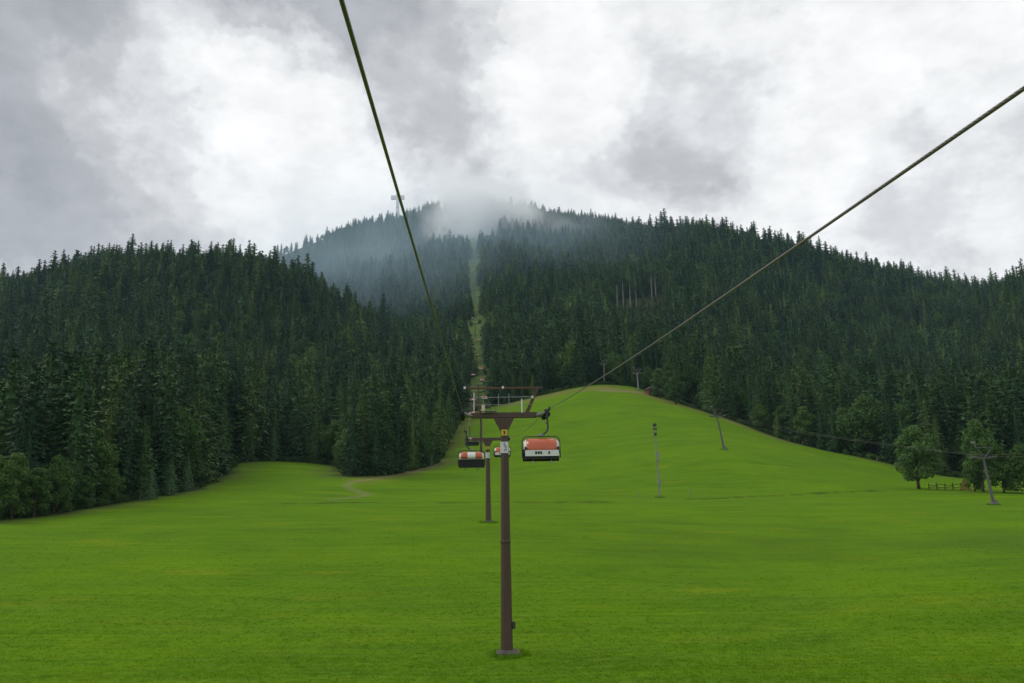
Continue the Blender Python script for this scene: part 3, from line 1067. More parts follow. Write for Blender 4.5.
def make_tower(y, ropez, label, detail=2):
    x = float(lift_x(y))
    if y == 52.0:
        bx = T1_BASE.x
    else:
        bx = x
    zb = gz(bx, y) - 0.05
    Hh = ropez - zb
    yaw = math.atan2(-(float(lift_x(y + 20)) - float(lift_x(y - 5))), 25)
    root = empty('lift_pylon', (x, y, zb), yaw)
    tag(root, label, 'pylon', 'pylons of the chairlift')
    zc = Hh - 0.28                     # centre of the cross beam
    lean = bx - x
    # pole
    mb = MB()
    zt = zc - 0.95
    mb.tube([(lean, 0, .2), (lean * .55, 0, Hh * .45), (0.02, 0, zt)], [.38, .305, .25], 14)
    pole = mb.build('pole', M['brown_steel'], root, smooth=True)
    if detail > 1:
        for s in (.45,):
            fl = MB()
            zz = Hh * s
            fl.tube([(lean * .55, 0, zz - .12), (lean * .55, 0, zz - .04), (lean * .55, 0, zz + .04), (lean * .55, 0, zz + .12)], [.315, .338, .338, .315], 14)
            fl.build('flange', M['brown_steel'], pole, smooth=True)
        # ladder on the right flank
        ld = MB()
        for sx in (-.17, .17):
            ld.tube([(lean + sx, .50, .4), (sx, .36, zt)], .022, 5)
        nr = int((zt - .4) / .35)
        for i in range(nr):
            s = (i + .5) / nr
            xx, yl = lean * (1 - s), .50 * (1 - s) + .36 * s
            ld.tube([(xx - .17, yl, .4 + (zt - .4) * s), (xx + .17, yl, .4 + (zt - .4) * s)], .014, 4)
        ld.build('ladder', M['dark_steel'], root)
        bx_ = MB()
        bx_.box((lean + .44, -.10, 1.75), (.20, .26, .42))
        bx_.build('junction_box', M['dark_steel'], root)
    # plinth
    mb = MB()
    mb.box((lean + .08, 0, .04), (1.45, 1.3, .34))
    mb.box((lean + .10, -.05, .24), (.98, .95, .12))
    mb.build('plinth', M['old_concrete'], root)
    # flared head under the beam
    mb = MB()
    def ring(z, hx, hy):
        return [(-hx, -hy, z), (hx, -hy, z), (hx, hy, z), (-hx, hy, z)]
    a, b, c = ring(zt - .02, .27, .27), ring(zc - .32, .60, .30), ring(zc - .20, .66, .30)
    vs = a + b + c
    fs = [(0, 3, 2, 1), (8, 9, 10, 11)]
    for r in (0, 4):
        for k in range(4):
            fs.append((r + k, r + (k + 1) % 4, r + 4 + (k + 1) % 4, r + 4 + k))
    mb._add(vs, fs)
    mb.build('head_bracket', M['brown_steel'], root)
    # cross beam
    mb = MB()
    mb.box((0, 0, zc), (GAUGE - 1.1, .42, .36))
    beam = mb.build('cross_beam', M['brown_steel'], root)
    for s in (-1, 1):
        mb = MB()
        mb.box((s * (GAUGE / 2 - .42), 0, zc), (.30, .34, .26))
        mb.box((s * (GAUGE / 2 - .2), 0, zc + .02), (.16, 2.6, .16))
        mb.tube([(s * (GAUGE / 2 - .62), -.3, zc - .05), (s * (GAUGE / 2 - .1), -.3, zc + .06)], .05, 6)
        sh = mb.build('sheave_train', M['grey_steel'], root)
        for q in range(6 if detail else 2):
            yy = -1.2 + q * .48 if detail else -.8 + q * 1.6
            w = MB()
            w.wheel((s * GAUGE / 2, yy, zc + .02), .25, .20, 'x', 14)
            w.wheel((s * GAUGE / 2, yy, zc + .02), .10, .26, 'x', 8)
            w.build('sheave', M['rubber'], sh, smooth=True)
        mb = MB()
        mb.box((s * (GAUGE / 2 + .19), 0, zc - .06), (.06, 2.7, .22))
        mb.build('rope_catcher', M['dark_steel'], root)
    if detail > 1:
        # maintenance gantry above the beam
        zt2 = zc + 1.80
        mb = MB()
        mb.box((-.02, .1, zt2), (5.1, .13, .13))
        mb.build('gantry_bar', M['rust_steel'], root)
        for s in (-1, 1):
            mb = MB()
            wtop, wbot = s * 2.22, s * 1.50
            w_ = .13 if s > 0 else .05
            mb.prism([(wbot - w_, zc + .15), (wbot + w_, zc + .15), (wtop + w_ * .7, zt2 - .02), (wtop - w_ * .7, zt2 - .02)], 1, .0, .2)
            mb.build('gantry_strut', M['brown_steel'], root)
        for px_ in (-2.55, -.05):
            mb = MB()
            mb.box((px_, -.02, zt2 + .02), (.13, .16, .16))
            mb.build('lifting_eye', M['white'], root)
        mb = MB()
        mb.box((1.86, -.12, zc + 1.15), (.15, .15, .17))
        mb.build('lamp', M['white'], root)
        # railing
        mb = MB()
        mb.tube([(-1.95, -.36, zc + 1.12), (1.85, -.36, zc + 1.15)], .026, 6)
        mb.tube([(-1.95, -.36, zc + .66), (1.85, -.36, zc + .66)], .018, 6)
        rail = mb.build('railing', M['grey_steel'], root)
        for xx, rr, zt3 in ((-1.95, .032, 1.45), (-1.35, .026, 1.3), (-.35, .024, 1.35), (.32, .024, 1.38), (1.15, .05, 1.02)):
            mb = MB()
            mb.tube([(xx, -.36, zc + .12), (xx, -.36, zc + zt3)], rr, 6)
            mb.build('post', M['white'] if rr > .03 else M['grey_steel'], rail)
        mb = MB()
        mb.box((-1.0, -.34, zc + .24), (1.0, .5, .05))
        mb.build('catwalk', M['grey_steel'], root)
        mb = MB()
        mb.box((-1.35, -.42, zc + .38), (.22, .16, .50))
        mb.build('cable_box', M['cream'], root)
    if detail:
        # yellow plate and white sign on the pole
        mb = MB()
        mb.box((.0, -.335, zt + .02 - .22), (.40, .03, .38))
        pl = mb.build('number_plate', M['yellow'], root)
        mb = MB()
        mb.box((.0, -.356, zt - .20), (.10, .012, .22))
        mb.box((-.045, -.3565, zt - .13), (.06, .0125, .045))
        mb.build('printed_number', M['print'], pl)
        mb = MB()
        mb.box((-.02, -.335, zt - 1.15), (.52, .03, .72))
        sg = mb.build('sign', M['white'], root)
        mb = MB()
        mb.box((.03, -.356, zt - 1.05), (.14, .012, .30), rot=Vector((0, 0, 1)).to_track_quat('Z', 'Y') @ Matrix.Rotation(.5, 3, 'Y').to_quaternion())
        mb.box((.05, -.357, zt - 1.30), (.22, .012, .12), rot=Matrix.Rotation(-.5, 3, 'Y').to_quaternion())
        mb.wheel((-.02, -.356, zt - .88), .06, .012, 'y', 12)
        mb.build('pictogram', M['print_grey'], sg)
    return root


tower_labels = ['nearest brown chairlift pylon with yellow plate, white sign and tall gantry',
                'second brown pylon standing just behind and left of the nearest one',
                'third pylon, thin and half hidden behind the nearest pylon cross beam']
for i, y in enumerate(T_Y):
    lab = tower_labels[i] if i < 3 else ['fourth pylon from the front, at the foot of the forest lane',
                                         'fifth pylon from the front, low in the forest lane',
                                         'sixth pylon from the front, halfway up the forest lane',
                                         'seventh pylon from the front, high in the forest lane',
                                         'eighth pylon from the front, at the lower rim of the mist',
                                         'last pylon of the lift, veiled by mist below the summit'][i - 3]
    make_tower(y, T_ROPE[i], lab, 2 if i == 0 else (1 if i < 3 else 0))


# chairs: local origin at the rope grip, chair faces local +Y
def make_chair():
    root = empty('lift_chair', (0, 0, 0))
    xo = .55          # chair hangs beside the rope
    mb = MB()
    mb.box((0, 0, 0), (.14, .52, .16))
    mb.box((0, .2, .06), (.10, .16, .18))
    mb.box((.10, 0, -.06), (.16, .20, .14))
    grip = mb.build('grip', M['dark_steel'], root)
    mb = MB()
    mb.tube([(.12, 0, -.05), (.13, 0, -.5), (.10, 0, -1.05), (.14, 0, -1.30), (.32, 0, -1.48), (xo, 0, -1.56)], [.05, .055, .055, .055, .055, .06], 8)
    for z in (-.45, -.85):
        mb.box((.20, 0, z), (.10, .08, .06))
    mb.build('hanger_arm', M['dark_steel'], root, smooth=True)
    mb = MB()
    mb.box((xo, 0, -1.58), (.30, .26, .14))
    mb.build('damper', M['grey_steel'], root)
    # hoop frame
    mb = MB()
    hw = 1.16
    pts = [(xo - hw, .10, -2.95), (xo - hw, .0, -2.4), (xo - hw + .02, -.02, -1.9), (xo - hw + .12, 0, -1.72), (xo - hw + .32, 0, -1.66),
           (xo + hw - .32, 0, -1.66), (xo + hw - .12, 0, -1.72), (xo + hw - .02, -.02, -1.9), (xo + hw, .0, -2.4), (xo + hw, .10, -2.95)]
    mb.tube(pts, .032, 8)
    mb.build('frame', M['dark_steel'], root, smooth=True)
    # seat and backrest
    mb = MB()
    mb.box((xo, .05, -2.86), (2.14, .50, .12))
    mb.build('seat', M['black'], root)
    mb = MB()
    mb.box((xo, -.28, -2.78), (2.22, .09, .72), rot=Matrix.Rotation(math.radians(8), 3, 'X').to_quaternion())
    mb.build('backrest', M['black'], root)
    mb = MB()
    mb.box((xo, -.36, -2.395), (2.24, .07, .045))
    mb.build('backrest_trim', M['white'], root)
    # canopy (weather shield): curved shell from behind the backrest over the front
    prof = [(-.44, -2.36), (-.46, -2.18), (-.40, -1.98), (-.24, -1.85), (0.0, -1.80), (.26, -1.85), (.48, -1.98), (.62, -2.18), (.70, -2.42), (.73, -2.52)]
    nx = 16
    def shell(x0, x1, mat, name, parent, i0=0, i1=len(prof) - 1, lift=0.0):
        vs, fs = [], []
        xs = np.linspace(x0, x1, nx)
        for x in xs:
            u = abs(x) / 1.06
            k = 1 - .30 * max(0, u - .72) ** 1.6 / (.28 ** 1.6)     # rounded ends
            for (yy, zz) in prof[i0:i1 + 1]:
                cy, cz = .10, -2.45
                vs.append((xo + x, cy + (yy - cy) * (k + lift), cz + (zz - cz) * (k + lift)))
        m = i1 - i0 + 1
        for a in range(nx - 1):
            for b in range(m - 1):
                fs.append((a * m + b, a * m + b + 1, (a + 1) * m + b + 1, (a + 1) * m + b))
        me = bpy.data.meshes.new(name)
        me.from_pydata(vs, [], fs)
        me.materials.append(mat)
        me.polygons.foreach_set('use_smooth', [True] * len(me.polygons))
        o = link(name, me, parent)
        md = o.modifiers.new('thick', 'SOLIDIFY')
        md.thickness = .03
        md.offset = -1
        return o
    can = shell(-.885, .885, M['orange'], 'canopy', root)
    for s in (-1, 1):
        a, b = (.89, 1.06) if s > 0 else (-1.06, -.89)
        shell(a, b, M['cream'], 'canopy_edge', can)
    shell(-.34, .34, M['white'], 'rear_panel', can, 0, 3, .012)
    mb = MB()
    mb.box((xo, .632, -2.2), (.022, .03, .40), rot=Matrix.Rotation(math.radians(18), 3, 'X').to_quaternion())
    mb.build('seam', M['rust_steel'], can)
    # white apron with printed marks, hinges and foot rest
    mb = MB()
    mb.box((xo, .76, -2.70), (2.02, .05, .36))
    ap = mb.build('apron', M['white'], root)
    for x0, w in ((.36, .13), (.20, .12), (.06, .11), (-.42, .10)):
        mb = MB()
        mb.box((xo + x0, .788, -2.68), (w, .012, .17))
        mb.build('printed_mark', M['print'], ap)
    for s in (-1, 1):
        mb = MB()
        mb.box((xo + s * .98, .70, -2.52), (.13, .12, .40))
        mb.box((xo + s * 1.06, .45, -2.60), (.10, .5, .14))
        mb.build('hinge', M['black'], root)
    mb = MB()
    mb.box((xo, .42, -2.98), (2.04, .62, .14))
    mb.build('underside', M['black'], root)
    for s in (-1, 1):
        mb = MB()
        mb.tube([(xo + s * .55, .55, -3.0), (xo + s * .55, .72, -3.28)], .025, 6)
        mb.tube([(xo + s * .75, .72, -3.28), (xo + s * .35, .72, -3.28)], .022, 6)
        mb.build('foot_rest', M['grey_steel'], root)
    return root


chair0 = make_chair()
# y along the line, side (+1: right rope, coming down)
chairs = [
    (49.0, 1, 'orange canopied chair nearest on the right rope, white printed apron facing forward'),
    (70.0, -1, 'chair low beside the second pylon, black back under an orange and white canopy'),
    (112.0, 1, 'orange chair half hidden behind the nearest pylon pole'),
    (134.0, -1, 'small orange and black chair directly above the larger black-backed one'),
    (212.0, -1, 'small grey looking chair under the left end of the nearest gantry'),
    (205.0, 1, 'small pale orange chair seen through the railing of the nearest pylon'),
    (290.0, -1, 'tiny chair on the left rope just above the nearest gantry'),
    (300.0, 1, 'tiny chair on the right rope just above the nearest gantry'),
    (378.0, 1, 'lowest pale chair on the right rope in the forest lane'),
    (430.0, 1, 'second pale chair up the right rope in the forest lane'),
    (400.0, -1, 'lowest pale chair on the left rope in the forest lane'),
    (500.0, -1, 'second chair up the left rope in the forest lane'),
    (560.0, 1, 'third pale chair up the right rope in the forest lane'),
    (660.0, -1, 'third chair up the left rope in the forest lane'),
    (720.0, 1, 'fourth chair up the right rope, high in the forest lane'),
    (800.0, -1, 'highest chair on the left rope below the mist'),
    (880.0, 1, 'highest chair on the right rope below the mist'),
]
for i, (y, s, lab) in enumerate(chairs):
    c = chair0 if i == 0 else copy_tree(chair0)
    c.location = (float(lift_x(y)) + s * GAUGE / 2, y, rope_z(y, s) - .06)
    yaw = math.atan2(-(float(lift_x(y + 5)) - float(lift_x(y - 5))), 10)
    c.rotation_euler = (0, 0, yaw + (math.pi if s > 0 else 0))
    tag(c, lab, 'chairlift chair', 'orange canopied chairs on the lift')


# ------------------------------------------------------------------ drag lift pylons and wires
def drag_pylon(foot, top, label, w=1.0, mat='weathered_steel'):
    """leaning lattice-less post from foot to top, crossarm and triangular head"""
    fx, tx = Vector(foot), Vector(top)
    root = empty('drag_lift_pylon', fx)
    tag(root, label, 'pylon', 'drag lift pylons on the meadow')
    d = tx - fx
    mb = MB()
    mb.tube([(0, 0, -.3), d * .5, d], [.26 * w, .21 * w, .17 * w], 10)
    mb.build('post', M[mat], root, smooth=True)
    mb = MB()
    mb.box((0, 0, .1), (1.0, 1.0, .5))
    mb.box((.25, -.1, .45), (.5, .4, .5))
    mb.build('plinth', M['concrete'], root)
    mb = MB()
    mb.box(d + Vector((.1, 0, -.15)), (3.7, .22, .22))
    mb.build('cross_arm', M[mat], root)
    mb = MB()
    for s in (-1, 1):
        mb.tube([d + Vector((.35, 0, 0)), d + Vector((.35 + s * 1.2, 0, 1.45))], .07, 6)
    mb.tube([d + Vector((-1.0, 0, 1.45)), d + Vector((1.7, 0, 1.45))], .07, 6)
    mb.build('gallows', M[mat], root)
    for s in (-1, 1):
        sh = MB()
        for q in (-.35, .35):
            sh.wheel(d + Vector((.1 + s * 1.7, q, .0)), .20, .12, 'x', 12)
            sh.wheel(d + Vector((.1 + s * 1.15, q, -.02)), .16, .10, 'x', 10)
        sh.box(d + Vector((.1 + s * 1.45, 0, -.05)), (.3, 1.0, .12))
        sh.build('sheave', M[mat], root)
    mb = MB()
    mb.box(d + Vector((-1.25, 0, 2.25)), (.55, .35, .26))
    mb.tube([d + Vector((-.95, 0, 1.45)), d + Vector((-1.2, 0, 2.2))], .05, 5)
    mb.build('lamp', M['grey_steel'], root)
    return root, fx + d


pts_wire = []
for (fpx, fpy, D, tpx, tpy, lab) in [
        (994, 505, 125, 983, 457, 'leaning grey drag lift pylon in front of the right-hand trees'),
        (724, 446, 192, 717, 416, 'slim leaning drag lift pylon on the hillside right of centre'),
        (638.5, 390, 312, 637, 373, 'drag lift pylon beside the red hut on the hilltop'),
        (604, 379, 330, 604, 364, 'pale drag lift pylon standing on the hilltop against dark trees')]:
    f0 = ground_at(fpx, fpy, D)
    t0 = Vector(P(tpx, tpy, D))
    r, tp = drag_pylon(f0, t0, lab, 1.0 if D < 300 else 1.3, 'weathered_steel' if D < 300 else 'pale_steel')
    pts_wire.append(tp)
    if D > 300: SHEDS.extend([(f0.x, f0.y, 3.5), (f0.x, f0.y - 5, 3.0)])
# wires run from off the right edge through the pylons
p0 = pts_wire[0] + (pts_wire[0] - pts_wire[1]) * .6
p0.z = pts_wire[0].z + 1
for s, lab in ((-1.75, 'thin drag lift cable along the forest edge, upper of the two'), (1.95, 'thin drag lift cable along the forest edge, lower of the two')):
    mb = MB()
    chain = [p0] + pts_wire[:3]
    pts = []
    for a, b in zip(chain[:-1], chain[1:]):
        for k in range(16):
            u = k / 16
            q = a.lerp(b, u) + Vector((s, 0, .1 + (.25 if s < 0 else -.1)))
            q.z -= 4 * u * (1 - u) * .8
            pts.append(q)
    pts.append(chain[-1] + Vector((s, 0, .2)))
    mb.tube(pts, .014, 5)
    tag(mb.build('drag_lift_cable', M['rope'], None, smooth=True), lab, 'cable', 'drag lift cables')


# floodlight / weather mast on the meadow
def mast():
    b = ground_at(660, 497, 150)
    t = Vector(P(654.5, 424, 150)) - b
    root = empty('mast', b)
    tag(root, 'slim grey mast with boxes and dark lamps on top standing on the meadow', 'mast')
    mb = MB()
    mb.tube([(0, 0, -.2), t * .5, t], [.17, .13, .09], 8)
    mb.build('pole', M['grey_steel'], root, smooth=True)
    for u, s, m in ((.985, (.62, .5, .55), 'dark_steel'), (.93, (.75, .4, .28), 'dark_steel'), (.86, (.50, .4, .55), 'dark_steel')):
        q = MB()
        q.box(t * u, s)
        q.build('lamp', M[m], root)
    for u, s in ((.575, (.62, .5, .75)), (.50, (.75, .45, .22)), (.21, (.55, .5, .80))):
        q = MB()
        q.box(t * u + Vector((.10, -.05, 0)), s)
        q.build('control_box', M['grey_steel'], root)
    q = MB()
    q.box((0, 0, .05), (.8, .8, .3))
    q.build('plinth', M['concrete'], root)


mast()


# ------------------------------------------------------------------ summit cross
def summit_cross():
    p = P(397.5, 216, 1290)
    zb = gz(p[0], p[1])
    zt = P(397.5, 193.5, 1290)[2]
    zarm = P(397.5, 197.5, 1290)[2]
    root = empty('summit_cross', (p[0], p[1], zb - 1))
    tag(root, 'large pale summit cross on the misty ridge behind the left rope', 'cross')
    h = zt - zb + 1
    za = zarm - zb + 1
    k = 1290 / 790.0
    mb = MB()
    mb.prism([(-2.2 * k * .8, 0), (2.2 * k * .8, 0), (1.55 * k, za), (1.7 * k, h), (-1.7 * k, h), (-1.55 * k, za)], 1, -1.3, 1.3)
    mb.build('shaft', M['cross_white'], root)
    for s in (-1, 1):
        mb = MB()
        mb.prism([(s * 1.75 * k, za - 1.9 * k), (s * 7.0 * k, za - 2.6 * k), (s * 7.0 * k, za + 2.2 * k), (s * 1.75 * k, za + 1.9 * k)], 1, -1.2, 1.2)
        mb.build('arm', M['cross_white'], root)
    for z in (za * .2, za * .4, za * .6):
        mb = MB()
        mb.box((0, -1.4, z), (1.4 * k, .2, .6))
        mb.build('window_slot', M['dark_steel'], root)
    SHEDS.append((p[0], p[1], 9))


summit_cross()


# ------------------------------------------------------------------ red hut on the hilltop
def hut():
    b = ground_at(652, 396, 300)
    root = empty('wooden_hut', (b.x, b.y, b.z - .3), .25)
    tag(root, 'small red-brown wooden hut tucked under trees on the hilltop', 'hut')
    wall = MB()
    wall.box((0, 0, 1.25), (4.2, 3.2, 2.5))
    wl = wall.build('wall', M['red_wood'], root)
    for k in range(14):
        mb = MB()
        mb.box((-1.95 + k * .30, -1.62, 1.25), (.26, .05, 2.4))
        mb.build('plank', M['red_wood'], wl)
    rf = None
    for s in (-1, 1):
        mb = MB()
        mb.prism([(s * 2.6, 2.3), (0, 3.55), (0, 3.70), (s * 2.7, 2.42)], 1, -2.0, 2.0)
        mb.build('roof_slope', M['roof'], root)
    mb = MB()
    mb.prism([(-2.05, 2.5), (2.05, 2.5), (0, 3.48)], 1, -1.55, 1.55)
    mb.build('gable', M['red_wood'], root)
    mb = MB()
    mb.box((.8, -1.66, 1.0), (.9, .08, 1.9))
    mb.build('door', M['wood'], root)
    mb = MB()
    mb.box((-.9, -1.66, 1.5), (.8, .08, .7))
    mb.build('window', M['dark_steel'], root)
    SHEDS.append((b.x, b.y, 5.0))


hut()


# ------------------------------------------------------------------ fences, posts, hay by the right trees
def rail_fence():
    a, b = P(929, 489, 158), P(961, 487, 160)
    root = empty('rail_fence', (a[0], a[1], gz(a[0], a[1])))
    tag(root, 'low dark wooden rail fence between the round tree and the right shrubs', 'fence')
    o = Vector(root.location)
    n = 5
    tops = []
    for k in range(n):
        u = k / (n - 1)
        x, y = a[0] * (1 - u) + b[0] * u, a[1] * (1 - u) + b[1] * u
        z = gz(x, y)
        mb = MB()
        q = Vector((x, y, z)) - o
        mb.tube([q + Vector((0, 0, -.2)), q + Vector((.05 * (-1) ** k, 0, 1.25 + .15 * (k % 2)))], [.10, .09], 7)
        mb.build('post', M['wood'], root)
        tops.append(q)
    for k in range(n - 1):
        for hgt, j in ((.95, .12), (.5, -.1)):
            mb = MB()
            mb.tube([tops[k] + Vector((-.1, -.12, hgt + j * (k % 2))), tops[k + 1] + Vector((.1, -.12, hgt - j * ((k + 1) % 2)))], .07, 6)
            mb.build('rail', M['wood'], root)


rail_fence()


def hay_stack():
    b = ground_at(965, 484, 157)
    root = empty('hay_rack', b)
    tag(root, 'small yellow hay rack leaning beside the dark right-hand tree', 'hay rack')
    rs = random.Random(4)
    mb = MB()
    for k in range(260):
        a = rs.uniform(0, 6.283)
        u = rs.random()
        r = (1 - u) * 1.25 * rs.uniform(.6, 1.0)
        p = Vector((r * math.cos(a), r * math.sin(a), u * 2.5))
        d = Vector((math.cos(a) * .35, math.sin(a) * .35, -.55)) * rs.uniform(.6, 1.2)
        sd_ = Vector((-math.sin(a), math.cos(a), 0)) * .09
        mb._add([p - sd_, p + sd_, p + d], [(0, 1, 2)])
    mb.build('hay', M['hay'], root)
    mb = MB()
    mb.tube([(0, 0, -.2), (0, 0, 2.8)], .06, 6)
    mb.build('pole', M['wood'], root)


hay_stack()

stakes = [(690, 492, 152), (640, 498, 148), (788, 440, 240), (803, 445, 236), (818, 448, 232), (831, 452, 229), (846, 455, 226), (877, 461, 216), (898, 464, 210),
          (115, 502, 141), (140, 499, 144), (95, 505, 133), (165, 495, 156), (75, 508, 126)]
stake_labels = ['thin pale stake standing alone on the meadow right of the mast', 'thin pale stake just left of the grey mast']
for k, (px, py, D) in enumerate(stakes):
    b = ground_at(px, py, D)
    mb = MB()
    mb.tube([(0, 0, -.2), (.04 * (-1) ** k, .02, 1.15)], [.075, .06], 6)
    mb.box((.04 * (-1) ** k, .02, 1.17), (.13, .13, .06))
    o = mb.build('fence_stake', M['pale_bark'])
    o.location = b
    if k < 2: tag(o, stake_labels[k], 'stake', 'stakes on the meadow')
    elif k < 9: tag(o, ['leftmost', 'second', 'third', 'fourth', 'fifth', 'sixth', 'rightmost'][k - 2] + ' pale fence stake, from left, along the right forest edge', 'stake', 'stakes along the right forest edge')
    else: tag(o, {13: 'leftmost', 11: 'second', 9: 'middle', 10: 'fourth', 12: 'rightmost'}[k] + ' pale fence stake, from left, along the foot of the left forest', 'stake', 'stakes along the left forest edge')

# ------------------------------------------------------------------ trees: named ones first
PLACED = []    # x, y, r to keep the wood off them


def tree(name, kind, px, py, D, hgt, label, cat='tree', group=None, wide=1.0, rz=None, mat=None):
    trunk, crown, R = kind
    b = ground_at(px, py, D)
    ref = BREF if kind in BROAD else REF
    s = hgt / ref
    rz = random.uniform(0, 6.28) if rz is None else rz
    r = empty(name, (b.x, b.y, b.z), rz, (s * wide, s * wide, s))
    link('trunk', trunk, r)
    cr = link('crown', crown, r)
    if mat:
        cr.material_slots[0].link = 'OBJECT'
        cr.material_slots[0].material = M[mat]
    tag(r, label, cat, group)
    PLACED.append((b.x, b.y, R * s * wide * .8))
    return r


PM = lambda px, D: D / 800.0 * px    # metres for a pixel extent
tree('broadleaf_tree', BROAD[1], 919, 489, 160, 13.2, 'round broadleaf tree standing alone on the meadow beside the rail fence', wide=1.15, mat='leaves_light')
tree('broadleaf_tree', BROAD[2], 870, 460, 228, 18.5, 'largest broad bushy tree behind the lone meadow tree', wide=1.22, mat='leaves_light')
tree('broadleaf_tree', BROAD[1], 905, 466, 222, 17.0, 'rounded broadleaf tree just above and behind the lone meadow tree', mat='leaves_light')
tree('broadleaf_tree', BROAD[3], 806, 447, 238, 12.5, 'dark rounded bush tree left of the largest bushy tree', wide=1.15)
tree('broadleaf_tree', BROAD[3], 846, 457, 238, 14.5, 'small broadleaf tree tucked left of the largest bushy tree', wide=1.2, mat='leaves_light')
tree('broadleaf_tree', BROAD[1], 983, 490, 150, 14.2, 'tall narrow leafy tree right behind the leaning drag lift pylon', wide=.82, mat='leaves_light')
tree('broadleaf_tree', BROAD[3], 1004, 491, 148, 9.0, 'low dense leafy shrub tree right of the leaning pylon')
tree('broadleaf_tree', BROAD[2], 1026, 491, 147, 9.2, 'low leafy tree cut by the right picture edge', wide=1.1)
tree('broadleaf_tree', BROAD[3], 975, 490, 152, 6.5, 'low dark shrub beside the hay rack', wide=1.2)
tree('broadleaf_tree', BROAD[3], 660, 401, 296, 12.0, 'light green leafy tree shading the red hut', wide=1.2, mat='leaves_light')
tree('broadleaf_tree', BROAD[1], 676, 409, 282, 11.0, 'leafy tree on the hill edge right of the red hut', wide=1.1)
tree('broadleaf_tree', BROAD[3], 12, 516, 114, 9.8, 'leafy tree at the left picture edge below tall spruces', wide=1.0)
tree('broadleaf_tree', BROAD[1], -8, 519, 110, 9.5, 'leafy tree half cut off by the left picture edge')
tree('broadleaf_tree', BROAD[0], 54, 509, 122, 9.0, 'broad dark leafy tree at the left forest foot', wide=.85)
tree('broadleaf_tree', BROAD[3], 84, 507, 126, 5.5, 'low leafy tree in front of the left spruces', wide=1.1)
tree('broadleaf_tree', BROAD[1], 112, 503, 135, 6.2, 'leafy tree between the low one and the pale young spruces')
tree('broadleaf_tree', BROAD[3], 34, 513, 116, 7.5, 'low rounded shrub between the two leafy trees at far left', wide=1.2)
for px, py, D, h, w, lab in [(150, 500, 143, 6.4, 1.0, 'pale young spruce on the left forest edge, smaller of the pair'),
                             (170, 497, 151, 7.0, 1.0, 'pale young spruce on the left forest edge, taller of the pair'),
                             (186, 494, 159, 7.6, .95, 'bluish young spruce right of the pale pair on the left edge'),
                             (273, 462, 229, 11.5, .95, 'pale low spruce in the back corner of the meadow bay')]:
    tree('young_spruce', PALE[int(px) % 2], px, py, D, h, lab, wide=w)
tree('young_spruce', PALE[0], 431, 466, 212, 3.4, 'tiny dark bushy conifer alone on the slope left of the chairs', wide=1.2)
# the clump by the dirt track
for px, py, D, h, w, lab in [
        (352, 475, 189, 19.5, 1.25, 'wide dark spruce at the left tip of the clump by the dirt track'),
        (375, 474, 191, 17.5, 1.35, 'broad dark spruce right of the tip in the clump by the track'),
        (397, 471, 199, 17.0, 1.2, 'dark spruce in the middle of the clump by the track'),
        (412, 467, 207, 15.5, 1.1, 'shorter spruce near the right end of the clump by the track')]:
    tree('spruce', SPRUCE[int(px) % 6], px, py, D, h, lab, wide=w)
for px, py, D, h, lab in [(424, 462, 220, 18.0, 'light green larch at the right end of the clump by the track'),
                          (440, 458, 226, 21.0, 'tallest light green larch beside the left rope'),
                          (449, 446, 246, 17.0, 'slim light green larch right of the tallest one')]:
    tree('larch', LARCH[int(px) % 2], px, py, D, h, lab, wide=1.0, mat='needles_larch_light')
# big single conifers at the right meadow edge
tree('larch', LARCH[0], 712, 414, 268, 24.0, 'tall feathery light conifer behind the slim drag lift pylon', wide=1.2, mat='needles_larch_light')
tree('young_spruce', PALE[1], 715, 417, 256, 3.6, 'tiny dark bush at the foot of the feathery conifer')
tree('larch', LARCH[1], 846, 458, 250, 27.0, 'light green pointed conifer above the small broadleaf trees', wide=.9)
# bare pale trunks standing in the right-hand wood
for k, (px, D, h) in enumerate([(618, 655, 41), (624, 662, 43), (631, 650, 42), (637, 645, 34), (653, 668, 45), (657, 676, 42)]):
    p = P(px, 318, D)
    b = Vector((p[0], p[1], gz(p[0], p[1])))
    r = empty('bare_spruce', b, k * 1.3, (h / REF * 1.0, h / REF * 1.0, h / REF))
    link('trunk', BARE[k % 2][0], r)
    link('crown', BARE[k % 2][1], r)
    tag(r, ['leftmost of the spruces with long pale bare trunks', 'second from left of the pale bare-trunked spruces', 'third from left of the pale bare-trunked spruces',
            'short pale bare trunk right of the left three', 'tall pale bare-trunked spruce standing apart on the right', 'rear bare-trunked spruce behind the one standing apart'][k], 'tree', 'bare-trunked spruces in the right wood')
    PLACED.append((b.x, b.y, 2.2))


